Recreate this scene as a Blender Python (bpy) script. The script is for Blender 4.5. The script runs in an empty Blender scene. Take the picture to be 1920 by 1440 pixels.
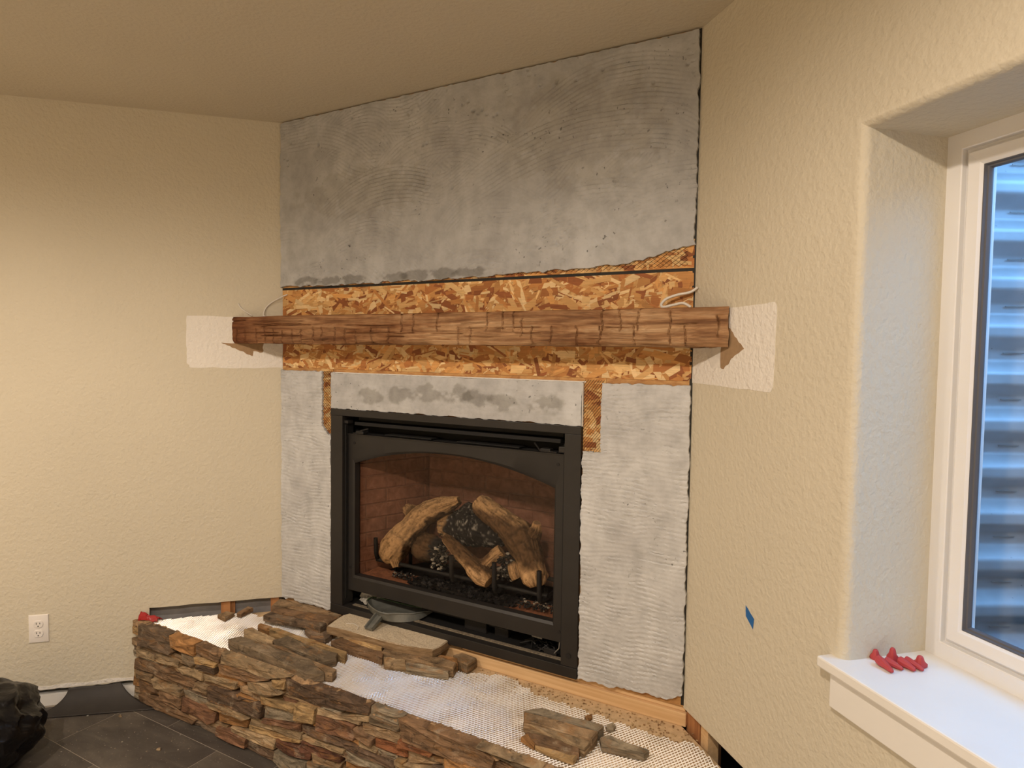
import bpy, bmesh, math, random
import numpy as np
from mathutils import Vector, Matrix

# ------------------------------------------------------------------ camera, sky, lamps, exposure
S = math.sqrt(.5)
W = 1.79            # width of the diagonal fireplace wall
H = 2.443           # ceiling
ZF = -.015          # finished floor
sc = bpy.context.scene
col = sc.collection
def camera():
    cd = bpy.data.cameras.new('camera'); cd.sensor_width = 36; cd.lens = 23.14; cd.clip_start = .02
    c = bpy.data.objects.new('camera', cd); col.objects.link(c); sc.camera = c
    yaw, pitch, roll = map(math.radians, (-29.3633, -2.7672, .8201))
    f = Vector((math.sin(yaw)*math.cos(pitch), math.cos(yaw)*math.cos(pitch), math.sin(pitch)))
    r = Vector((math.cos(yaw), -math.sin(yaw), 0)); u = r.cross(f)
    r2 = math.cos(roll)*r + math.sin(roll)*u; u2 = -math.sin(roll)*r + math.cos(roll)*u
    m = Matrix((r2, u2, -f)).transposed().to_4x4(); m.translation = (2.297, -2.027, 1.469)
    c.matrix_world = m
camera()
w = bpy.data.worlds.new('dusk_sky'); sc.world = w; w.use_nodes = True
bgn = w.node_tree.nodes['Background']; bgn.inputs[0].default_value = (.22, .52, 1.0, 1); bgn.inputs[1].default_value = 7.5
LAMPS = [((.25, -2.05, 2.42), 21, 166, .6), ((2.02, -2.22, 2.42), 27, 178, .35), ((-1.3, -3.5, 2.42), 36, 150, 1), ((.7, -3.9, 2.42), 36, 150, 1),
         ((3.4, -4.2, 2.42), 30, 150, 1), ((-.3, -5.4, 2.42), 36, 150, 1), ((2.0, -5.4, 2.42), 36, 150, 1), ((.9, -6.8, 2.42), 36, 150, 1)]
for (loc, p, ang, bl) in LAMPS:                      # two recessed ceiling cans, then unseen ones added for bounce light
    ld = bpy.data.lights.new('can_and_bounce_lamp', 'SPOT'); ld.energy = p*4; ld.color = (1, .85, .70)
    ld.spot_size = math.radians(ang); ld.spot_blend = bl; ld.shadow_soft_size = .035
    o = bpy.data.objects.new('can_and_bounce_lamp', ld); col.objects.link(o); o.location = loc
sc.view_settings.view_transform = 'Standard'; sc.view_settings.look = 'None'
sc.view_settings.gamma = 1; sc.view_settings.use_curve_mapping = False
sc.view_settings.exposure = 0.0

# ------------------------------------------------------------------ helpers
WO = {}
def worldorigin(o): return WO.get(o.name, Vector((0, 0, 0)))
def Lp(d, off, z): return (-d*S + off*S, -d*S - off*S, z)
def Rp(d, off, z): return (W + d*S - off*S, -d*S - off*S, z)
def Fp(x, y, z): return (x, y, z)
def tag(o, label=None, cat=None, group=None, kind=None):
    if label: o['label'] = label
    if cat: o['category'] = cat
    if group: o['group'] = group
    if kind: o['kind'] = kind
    return o
def thing(name, loc, label=None, cat=None, group=None, kind=None):
    o = bpy.data.objects.new(name, None); col.objects.link(o); o.location = loc; o.empty_display_size = .05
    WO[o.name] = Vector(loc)
    return tag(o, label, cat, group, kind)
def build(name, vs, fs, m, parent=None, smooth=None, cols=None, color=None, fcols=None):
    """one mesh object from world-space vertices; its origin is put at the bottom centre"""
    v = np.asarray(vs, float).reshape(-1, 3)
    lo, hi = v.min(0), v.max(0)
    org = Vector(((lo[0]+hi[0])/2, (lo[1]+hi[1])/2, lo[2]))
    me = bpy.data.meshes.new(name)
    me.from_pydata([tuple(a) for a in (v - np.array(org))], [], fs)
    me.update()
    if cols is not None:
        a = me.color_attributes.new('col', 'FLOAT_COLOR', 'POINT')
        c = np.ones((len(v), 4)); c[:, :3] = np.asarray(cols)
        a.data.foreach_set('color', c.ravel())
    if fcols is not None:
        a = me.color_attributes.new('col', 'FLOAT_COLOR', 'CORNER')
        c = []
        for p in me.polygons: c += [(*fcols[p.index], 1.)]*p.loop_total
        a.data.foreach_set('color', np.array(c).ravel())
    if smooth is not None:
        me.polygons.foreach_set('use_smooth', [True]*len(me.polygons))
        if smooth < 180: me.set_sharp_from_angle(angle=math.radians(smooth))
    if m is not None: me.materials.append(m)
    o = bpy.data.objects.new(name, me); col.objects.link(o)
    WO[o.name] = org
    if parent is not None:
        o.parent = parent; o.location = org - worldorigin(parent)
    else: o.location = org
    if color is not None: o.color = (*color, 1)
    return o
class MB:
    def __init__(s): s.v = []; s.f = []
    def add(s, vs, fs):
        n = len(s.v); s.v += [tuple(p) for p in vs]; s.f += [tuple(i+n for i in f) for f in fs]; return s
    def box(s, a, b, fn=None):
        x0, y0, z0 = a; x1, y1, z1 = b
        vs = [(x0,y0,z0),(x1,y0,z0),(x1,y1,z0),(x0,y1,z0),(x0,y0,z1),(x1,y0,z1),(x1,y1,z1),(x0,y1,z1)]
        if fn: vs = [fn(*p) for p in vs]
        return s.add(vs, [(0,3,2,1),(4,5,6,7),(0,1,5,4),(1,2,6,5),(2,3,7,6),(3,0,4,7)])
    def prism(s, poly, lo, hi, fn):
        """poly of 2D points, extruded between lo and hi; fn(a, b, t) -> 3D"""
        n = len(poly)
        vs = [fn(a, b, lo) for a, b in poly] + [fn(a, b, hi) for a, b in poly]
        return s.add(vs, [tuple(range(n))[::-1], tuple(range(n, 2*n))] + [(i, (i+1) % n, n+(i+1) % n, n+i) for i in range(n)])
    def tube(s, pts, r, n=8, caps=True):
        pts = [Vector(p) for p in pts]; rr = r if isinstance(r, (list, tuple)) else [r]*len(pts)
        rings = []; up = None
        for i, p in enumerate(pts):
            t = (pts[min(i+1, len(pts)-1)] - pts[max(i-1, 0)]).normalized()
            if up is None: up = t.orthogonal().normalized()
            up = (up - t*up.dot(t)).normalized(); b = t.cross(up)
            rings.append([p + (up*math.cos(2*math.pi*k/n) + b*math.sin(2*math.pi*k/n))*rr[i] for k in range(n)])
        vs = [q for rg in rings for q in rg]; fs = []
        for i in range(len(pts)-1):
            for k in range(n): fs.append((i*n+k, i*n+(k+1) % n, (i+1)*n+(k+1) % n, (i+1)*n+k))
        if caps: fs += [tuple(range(n))[::-1], tuple(range((len(pts)-1)*n, len(pts)*n))]
        return s.add(vs, fs)
    def rings(s, loops, close=True, cap0=False, cap1=False):
        n = len(loops[0]); vs = [p for l in loops for p in l]; fs = []
        for i in range(len(loops)-1):
            for k in range(n if close else n-1): fs.append((i*n+k, i*n+(k+1) % n, (i+1)*n+(k+1) % n, (i+1)*n+k))
        if cap0: fs.append(tuple(range(n))[::-1])
        if cap1: fs.append(tuple(range((len(loops)-1)*n, len(loops)*n)))
        return s.add(vs, fs)
    def build(s, name, m, parent=None, **k): return build(name, s.v, s.f, m, parent, **k)
def fixn(o):
    bm = bmesh.new(); bm.from_mesh(o.data); bmesh.ops.recalc_face_normals(bm, faces=bm.faces); bm.to_mesh(o.data); bm.free(); return o
def bevel(o, width, seg=2, angle=30):
    m = o.modifiers.new('bevel', 'BEVEL'); m.width = width; m.segments = seg; m.limit_method = 'ANGLE'; m.angle_limit = math.radians(angle); m.harden_normals = False
    return o
# numpy value noise
_rs = np.random.RandomState(7); _T = _rs.rand(4096)
def vnoise(x, y, z=0.):
    x, y, z = np.broadcast_arrays(np.asarray(x, float), np.asarray(y, float), np.asarray(z, float))
    xi, yi, zi = np.floor(x).astype(np.int64), np.floor(y).astype(np.int64), np.floor(z).astype(np.int64)
    fx, fy, fz = x-xi, y-yi, z-zi
    fx, fy, fz = [t*t*(3-2*t) for t in (fx, fy, fz)]
    def h(a, b, c): return _T[(a*73856093 ^ b*19349663 ^ c*83492791) % 4096]
    r = 0
    for dx in (0, 1):
        for dy in (0, 1):
            for dz in (0, 1):
                r = r + h(xi+dx, yi+dy, zi+dz)*(fx if dx else 1-fx)*(fy if dy else 1-fy)*(fz if dz else 1-fz)
    return r*2-1
def fbm(x, y, z=0., oct=4):
    r = 0; a = .5
    for k in range(oct): r = r + a*vnoise(np.asarray(x)*2**k+17*k, np.asarray(y)*2**k+5*k, np.asarray(z)*2**k); a *= .5
    return r
def smooth01(a, b, x): t = np.clip((x-a)/(b-a), 0, 1); return t*t*(3-2*t)

# ------------------------------------------------------------------ materials
class N:
    def __init__(s, name):
        s.m = bpy.data.materials.new(name); s.m.use_nodes = True; s.t = s.m.node_tree; s.b = s.t.nodes['Principled BSDF']
    def n(s, typ, **k):
        x = s.t.nodes.new(typ)
        for a, b in k.items():
            if hasattr(x, a): setattr(x, a, b)
        return x
    def l(s, a, b): s.t.links.new(a, b)
    def coords(s, scale=(1, 1, 1), offset_random=False, kind='Object', rot=(0, 0, 0)):
        tc = s.n('ShaderNodeTexCoord'); mp = s.n('ShaderNodeMapping'); mp.inputs['Scale'].default_value = scale; mp.inputs['Rotation'].default_value = rot
        s.l(tc.outputs[kind], mp.inputs['Vector'])
        if offset_random:
            oi = s.n('ShaderNodeObjectInfo'); ml = s.n('ShaderNodeMath', operation='MULTIPLY'); ml.inputs[1].default_value = 37.
            s.l(oi.outputs['Random'], ml.inputs[0]); s.l(ml.outputs[0], mp.inputs['Location'])
        return mp.outputs[0]
    def noise(s, vec, scale, detail=4, rough=.55, dist=0):
        x = s.n('ShaderNodeTexNoise'); x.inputs['Scale'].default_value = scale; x.inputs['Detail'].default_value = detail
        x.inputs['Roughness'].default_value = rough; x.inputs['Distortion'].default_value = dist
        s.l(vec, x.inputs['Vector']); return x.outputs['Fac']
    def ramp(s, fac, stops):
        x = s.n('ShaderNodeValToRGB'); e = x.color_ramp.elements
        while len(e) < len(stops): e.new(.5)
        for i, (p, c) in enumerate(stops): e[i].position = p; e[i].color = (*c, 1) if len(c) == 3 else c
        s.l(fac, x.inputs[0]); return x.outputs[0]
    def mix(s, fac, a, b, mode='MIX'):
        x = s.n('ShaderNodeMix', data_type='RGBA', blend_type=mode)
        for v, i in ((fac, 0), (a, 6), (b, 7)):
            if isinstance(v, (int, float)): x.inputs[i].default_value = v
            elif isinstance(v, tuple): x.inputs[i].default_value = (*v, 1) if len(v) == 3 else v
            else: s.l(v, x.inputs[i])
        return x.outputs[2]
    def bump(s, h, strength=.3, dist=.002, prev=None):
        x = s.n('ShaderNodeBump'); x.inputs['Strength'].default_value = strength; x.inputs['Distance'].default_value = dist
        s.l(h, x.inputs['Height'])
        if prev is not None: s.l(prev, x.inputs['Normal'])
        return x.outputs[0]
    def done(s, color=None, rough=None, normal=None, metal=None, spec=None):
        for v, k in ((color, 'Base Color'), (rough, 'Roughness'), (normal, 'Normal'), (metal, 'Metallic'), (spec, 'Specular IOR Level')):
            if v is None: continue
            if isinstance(v, (int, float)): s.b.inputs[k].default_value = v
            elif isinstance(v, tuple): s.b.inputs[k].default_value = (*v, 1)
            else: s.l(v, s.b.inputs[k])
        return s.m
def g(v): return (v, v, v)
def plain(name, c, rough=.6, metal=0., var=.0, scale=30, bump=0., bscale=60, bdist=.001, spec=.4):
    x = N(name); v = x.coords(); cc = c; nm = None
    if var: cc = x.ramp(x.noise(v, scale, 5), [(.3, tuple(t*(1-var) for t in c)), (.7, tuple(min(1, t*(1+var)) for t in c))])
    if bump: nm = x.bump(x.noise(v, bscale, 4), bump, bdist)
    return x.done(cc, rough, nm, metal, spec)
def m_wall(name, c, bs=.35):
    x = N(name); v = x.coords()
    peel = x.noise(v, 70, 2, .5); fine = x.noise(v, 260, 1, .5)
    n1 = x.bump(peel, min(1., bs*1.6), .006); n2 = x.bump(fine, .12, .002, n1)
    cc = x.ramp(x.noise(v, 2.2, 2), [(.3, tuple(t*.965 for t in c)), (.7, c)])
    dirt = x.ramp(x.noise(v, 14, 4, .7), [(.25, g(.82)), (.33, g(1))])
    return x.done(x.mix(.35, cc, x.mix(1., cc, dirt, 'MULTIPLY')), .75, n2, 0, .25)
M = {}
M['wall'] = m_wall('wall_paint', (.64, .585, .465))
M['ceil'] = m_wall('ceiling_paint', (.60, .54, .425), .25)
M['prime'] = m_wall('bare_primer', (.80, .76, .70), .5)
M['reveal'] = m_wall('reveal_paint', (.64, .585, .465), .3)
M['tear'] = plain('torn_paper', (.34, .22, .12), .95, var=.12, scale=60, bump=.2)
M['white'] = plain('white_trim', (.80, .78, .74), .4, var=.02, scale=8)
M['vinyl'] = plain('white_vinyl', (.78, .77, .76), .35, var=.02, scale=6)
M['gasket'] = plain('grey_gasket', (.10, .10, .11), .5)
M['plate'] = plain('outlet_plastic', (.82, .78, .74), .35)
M['slot'] = plain('dark_slot', (.02, .018, .015), .7)
M['gypsum'] = plain('gypsum_edge', (.70, .66, .60), .95, var=.15, scale=40, bump=.5, bscale=120)
M['cavity2'] = plain('grey_board', (.26, .25, .25), .9, var=.2, scale=12)
M['cavity'] = plain('grey_sheathing', (.12, .115, .115), .9, var=.2, scale=12)
M['black'] = plain('black_enamel', (.021, .019, .018), .42, var=.15, scale=10, bump=.05, bscale=300)
M['black2'] = plain('black_matt', (.010, .0095, .0095), .75)  # darker flat black for casing, hood, chamber and compartment
M['iron'] = plain('black_iron', (.012, .011, .011), .6, bump=.2, bscale=90)
M['steel'] = plain('dull_steel', (.45, .44, .42), .45, .8)
M['redplastic'] = plain('red_plastic', (.44, .055, .06), .5)
M['redfilm'] = plain('red_film', (.36, .018, .02), .35)
M['bluetape'] = plain('blue_tape', (.02, .13, .38), .6, bump=.1)
M['cable'] = plain('white_cable', (.74, .70, .64), .45)
M['mortar'] = plain('crumbly_mortar', (.34, .22, .12), .95, var=.45, scale=70, bump=1., bscale=120, bdist=.004)
M['dustline'] = plain('grey_dust', (.20, .165, .12), .95, var=.5, scale=120)
M['sawdust'] = plain('sandy_dust', (.62, .45, .27), .95, var=.14, scale=45, bump=.6, bscale=260, bdist=.002)
M['baghaze'] = plain('cloudy_film', (.42, .40, .36), .35, var=.25, scale=20)
def m_pine(name, c0, c1, sc_=(1.2, 40, 40)):
    x = N(name); v = x.coords(sc_); f = x.noise(v, 1.5, 6, .6, .6)
    cc = x.ramp(f, [(.3, c0), (.65, c1)])
    return x.done(cc, .75, x.bump(f, .25, .002), 0, .25)
M['pine'] = m_pine('pine_lumber', (.62, .38, .18), (.78, .54, .30))
M['redwood'] = m_pine('stained_stud', (.30, .12, .05), (.50, .24, .10), (30, 30, 2))
def m_osb():
    x = N('osb_board'); v = x.coords((1, 1, 2.2)); f = x.noise(v, 22, 5, .6, .8)
    return x.done(x.ramp(f, [(.3, (.34, .15, .05)), (.55, (.52, .28, .10)), (.75, (.62, .38, .15))]), .7, x.bump(f, .3, .002))
M['osb'] = m_osb()
def m_flake():
    x = N('osb_flake'); a = x.n('ShaderNodeAttribute', attribute_name='col'); v = x.coords((6, 6, 60)); f = x.noise(v, 3, 5, .65)
    cc = x.mix(1., a.outputs['Color'], x.ramp(f, [(.3, g(.78)), (.7, g(1.12))]), 'MULTIPLY')
    return x.done(cc, .62, x.bump(f, .2, .001), 0, .3)
M['flake'] = m_flake()
def m_cement():
    x = N('scratch_coat_cement'); v = x.coords()
    big = x.noise(v, 3.0, 5, .6, .4); mid = x.noise(v, 16, 5, .65); fine = x.noise(v, 130, 4, .6)
    c = x.ramp(big, [(.3, (.37, .37, .375)), (.55, (.465, .47, .475)), (.75, (.53, .54, .55))])
    c = x.mix(.75, c, x.mix(1., c, x.ramp(mid, [(.3, g(.75)), (.6, g(1.05))]), 'MULTIPLY'))
    damp = x.n('ShaderNodeAttribute', attribute_name='col')  # damp blotches plus the lifted tone of the side panels
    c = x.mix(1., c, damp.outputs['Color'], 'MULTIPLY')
    pit = x.ramp(x.noise(v, 85, 2, .4), [(.27, g(.35)), (.31, g(1))])
    gate = x.ramp(x.noise(v, 5.5, 3), [(.50, g(0)), (.62, g(1))])
    c = x.mix(gate, c, x.mix(1., c, pit, 'MULTIPLY'))
    nb = x.bump(mid, .25, .006); nb = x.bump(fine, .5, .0016, nb)
    return x.done(c, .92, nb, 0, .2)
M['cement'] = m_cement()
def m_beam():
    x = N('hewn_timber'); v = x.coords((.9, 14, 14)); v2 = x.coords((2.5, 2.5, 4)); v3 = x.coords((3, 60, 60))
    grain = x.noise(v, 3.2, 8, .66, .5); blot = x.noise(v2, 1.6, 4, .6); fine = x.noise(v3, 3, 5, .7)
    c = x.ramp(grain, [(.26, (.085, .036, .016)), (.42, (.24, .125, .058)), (.56, (.40, .245, .128)), (.75, (.54, .39, .24))])
    c = x.mix(1., c, x.ramp(blot, [(.34, (.60, .44, .34)), (.58, (1.05, 1.02, 1.0))]), 'MULTIPLY')
    c = x.mix(1., c, x.ramp(fine, [(.28, g(.60)), (.6, g(1.1))]), 'MULTIPLY')
    sx = x.n('ShaderNodeSeparateXYZ'); x.l(x.coords(), sx.inputs[0]); mr = x.n('ShaderNodeMapRange'); x.l(sx.outputs[0], mr.inputs[0])
    mr.inputs[1].default_value = -1.0; mr.inputs[2].default_value = -.2
    c = x.mix(1., c, x.ramp(mr.outputs[0], [(.0, (.50, .34, .26)), (.9, (1, 1, 1))]), 'MULTIPLY')      # older, redder stain on the left end
    nb = x.bump(grain, .5, .004); nb = x.bump(fine, .35, .0016, nb)
    return x.done(c, .72, nb, 0, .25)
M['beam'] = m_beam()
def m_stone():
    x = N('split_ledger_stone'); oi = x.n('ShaderNodeObjectInfo')
    v = x.coords((1, 1, 3.2), True); v2 = x.coords((1, 1, 1), True); v3 = x.coords((5, 5, 26), True)
    st = x.noise(v3, 2.4, 6, .65, .7); blot = x.noise(v, 13, 5, .62, .5); fine = x.noise(v2, 150, 4, .65)
    c = x.mix(1., oi.outputs['Color'], x.ramp(st, [(.28, g(.40)), (.46, g(1.0)), (.70, g(1.9))]), 'MULTIPLY')
    rust = x.ramp(blot, [(.54, g(0)), (.68, g(1))])
    c = x.mix(x.mix(1., rust, g(.55), 'MULTIPLY'), c, (.34, .165, .055))
    pale = x.ramp(x.noise(v2, 21, 5, .7), [(.56, g(0)), (.72, g(.5))])
    c = x.mix(pale, c, (.46, .38, .27))
    dark = x.ramp(x.noise(v2, 34, 4, .7), [(.30, g(.45)), (.42, g(1))])
    c = x.mix(1., c, dark, 'MULTIPLY')
    nb = x.bump(st, 1., .010); nb = x.bump(fine, .7, .003, nb)
    return x.done(c, .85, nb, 0, .3)
M['stone'] = m_stone()
def m_sandstone():
    x = N('sand_covered_stone'); oi = x.n('ShaderNodeObjectInfo'); v = x.coords(); geo = x.n('ShaderNodeNewGeometry'); sp = x.n('ShaderNodeSeparateXYZ')
    x.l(geo.outputs['Normal'], sp.inputs[0])
    up = x.ramp(sp.outputs['Z'], [(.55, g(0)), (.75, g(1))])
    sand = x.ramp(x.noise(v, 190, 4, .7), [(.3, (.40, .32, .22)), (.5, (.66, .55, .40)), (.75, (.82, .73, .58))])
    st = x.noise(x.coords((3, 3, 20), True), 4, 5, .65, .5)
    rock = x.ramp(st, [(.3, (.13, .085, .05)), (.55, (.30, .20, .11)), (.75, (.40, .33, .24))])
    nb = x.bump(x.noise(v, 230, 4, .7), .7, .003)
    return x.done(x.mix(up, rock, sand), .95, nb, 0, .2)
M['sandstone'] = m_sandstone()
def m_tile():
    x = N('slate_floor_tile'); v = x.coords((1.1, 3.2, 1), True); v2 = x.coords((1, 1, 1), False, 'Object')
    a = x.noise(v, 3.5, 7, .65, .8); d = x.noise(v2, 2.3, 5, .62, .3); f = x.noise(v2, 120, 3, .6)
    c = x.ramp(a, [(.3, (.055, .046, .040)), (.55, (.082, .070, .060)), (.75, (.125, .108, .09))])
    dust = x.ramp(d, [(.50, g(0)), (.78, g(.55))])
    c = x.mix(dust, c, (.26, .215, .165))
    c = x.mix(x.ramp(f, [(.66, g(0)), (.72, g(.6))]), c, (.40, .34, .27))
    return x.done(c, .55, x.bump(a, .15, .002), 0, .4)
M['tile'] = m_tile()
M['bounce_floor'] = plain('beige_bounce_floor', (.52, .45, .36), .95, var=.08, scale=90, bump=.4, bscale=200)
M['grout'] = plain('pale_grout', (.30, .26, .21), .9)
M['mat'] = plain('dark_sheet', (.035, .030, .027), .65, var=.25, scale=9)
def m_lath():
    x = N('galvanised_lath'); v = x.coords()
    r = x.ramp(x.noise(v, 9, 3), [(.3, g(.24)), (.7, g(.36))])
    return x.done((.92, .90, .87), r, None, .9, .6)
M['lath'] = m_lath()
M['rustlath'] = plain('dull_lath', (.30, .22, .13), .5, .5)
def m_well():
    x = N('galvanised_well'); v = x.coords((1, 1, .5))
    c = x.ramp(x.noise(v, 6, 5, .6), [(.3, (.36, .37, .38)), (.7, (.50, .515, .53))])
    sp = x.ramp(x.noise(x.coords(), 60, 3, .6), [(.24, g(.3)), (.29, g(1))])
    return x.done(x.mix(1., c, sp, 'MULTIPLY'), .5, None, .25, .5)
M['well'] = m_well()
M['gravel'] = plain('gravel', (.22, .20, .18), .95, var=.4, scale=60, bump=1., bscale=60, bdist=.02)
def m_brick():
    x = N('fired_brick_panel'); v = x.coords((1, 1, 1), True)
    a = x.noise(v, 26, 5, .65, .6); f = x.noise(v, 90, 4, .6)
    c = x.ramp(a, [(.3, (.17, .075, .045)), (.6, (.27, .125, .078)), (.8, (.33, .165, .105))])
    return x.done(c, .9, x.bump(f, .4, .003, x.bump(a, .5, .006)), 0, .2)
M['brick'] = m_brick()
M['brickjoint'] = plain('brick_joint', (.21, .10, .062), .95, var=.2, scale=30, bump=.3)
M['ember_tray'] = plain('ember_brick', (.25, .10, .05), .95, var=.3, scale=60, bump=.8, bscale=120, bdist=.003)
def m_log(name='ceramic_log', bs=.8):
    x = N(name); a = x.n('ShaderNodeAttribute', attribute_name='col'); v = x.coords((1, 1, 1), True)
    f = x.noise(v, 75, 6, .7, 1.0); ff = x.noise(v, 210, 4, .6)
    c = x.mix(1., a.outputs['Color'], x.ramp(f, [(.32, g(.45)), (.48, g(.95)), (.7, g(1.15))]), 'MULTIPLY')
    return x.done(c, .95, x.bump(ff, .3, .002, x.bump(f, bs, .005)), 0, .1)
M['log'] = m_log()
M['coal'] = m_log('lava_coal', .5)
def m_glass(name, tint, refl):
    x = N(name); t = x.t; t.nodes.remove(x.b); out = t.nodes['Material Output']
    tr = x.n('ShaderNodeBsdfTransparent'); tr.inputs[0].default_value = (*tint, 1); gl = x.n('ShaderNodeBsdfGlossy'); gl.inputs['Roughness'].default_value = .02
    lw = x.n('ShaderNodeLayerWeight'); pw = x.n('ShaderNodeMath', operation='POWER'); pw.inputs[1].default_value = 5.; x.l(lw.outputs['Facing'], pw.inputs[0])
    ml = x.n('ShaderNodeMath', operation='MULTIPLY_ADD'); ml.inputs[1].default_value = .9; ml.inputs[2].default_value = refl; x.l(pw.outputs[0], ml.inputs[0])
    mx = x.n('ShaderNodeMixShader'); x.l(ml.outputs[0], mx.inputs[0]); x.l(tr.outputs[0], mx.inputs[1]); x.l(gl.outputs[0], mx.inputs[2]); x.l(mx.outputs[0], out.inputs[0])
    return x.m
M['glass'] = m_glass('fire_glass', (.95, .94, .92), .012)
M['pane'] = m_glass('window_glass', (.95, .97, .98), .03)
def m_pan():
    x = N('dusty_grey_plastic'); v = x.coords()
    f = x.noise(v, 18, 5, .65); c = x.ramp(f, [(.35, (.085, .09, .082)), (.7, (.18, .18, .16))])
    return x.done(c, .5, x.bump(f, .1, .001), 0, .4)
M['pan'] = m_pan()
M['panlip'] = plain('green_lip', (.06, .11, .045), .5)
def m_bag():
    x = N('black_bin_liner'); v = x.coords(); f = x.noise(v, 9, 3, .5, 1.2); f2 = x.noise(v, 24, 2, .5, 1.)
    return x.done((.006, .0055, .006), .30, x.bump(f2, .25, .008, x.bump(f, .5, .02)), 0, .3)
M['bag'] = m_bag()
def m_tag():
    x = N('rating_label'); v = x.coords((1, 1, 1)); b = x.n('ShaderNodeTexWave'); b.bands_direction = 'X'; b.inputs['Scale'].default_value = 120; b.inputs['Distortion'].default_value = 1.5
    x.l(v, b.inputs['Vector'])
    return x.done(x.ramp(b.outputs['Fac'], [(.40, (.12, .11, .10)), (.5, (.50, .48, .43))]), .6)
M['tagm'] = m_tag()
STC = {'gb': (.150, .105, .070), 'or': (.30, .155, .06), 'br': (.185, .112, .062), 'tn': (.30, .215, .125), 'dg': (.158, .118, .076),
       'yl': (.33, .22, .105), 'db': (.105, .068, .044), 'tb': (.23, .155, .088), 'gy': (.225, .185, .13), 'rb': (.165, .085, .048),
       'ru': (.20, .080, .035), 'mr': (.115, .050, .030), 'sd': (.40, .32, .21)}
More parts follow.
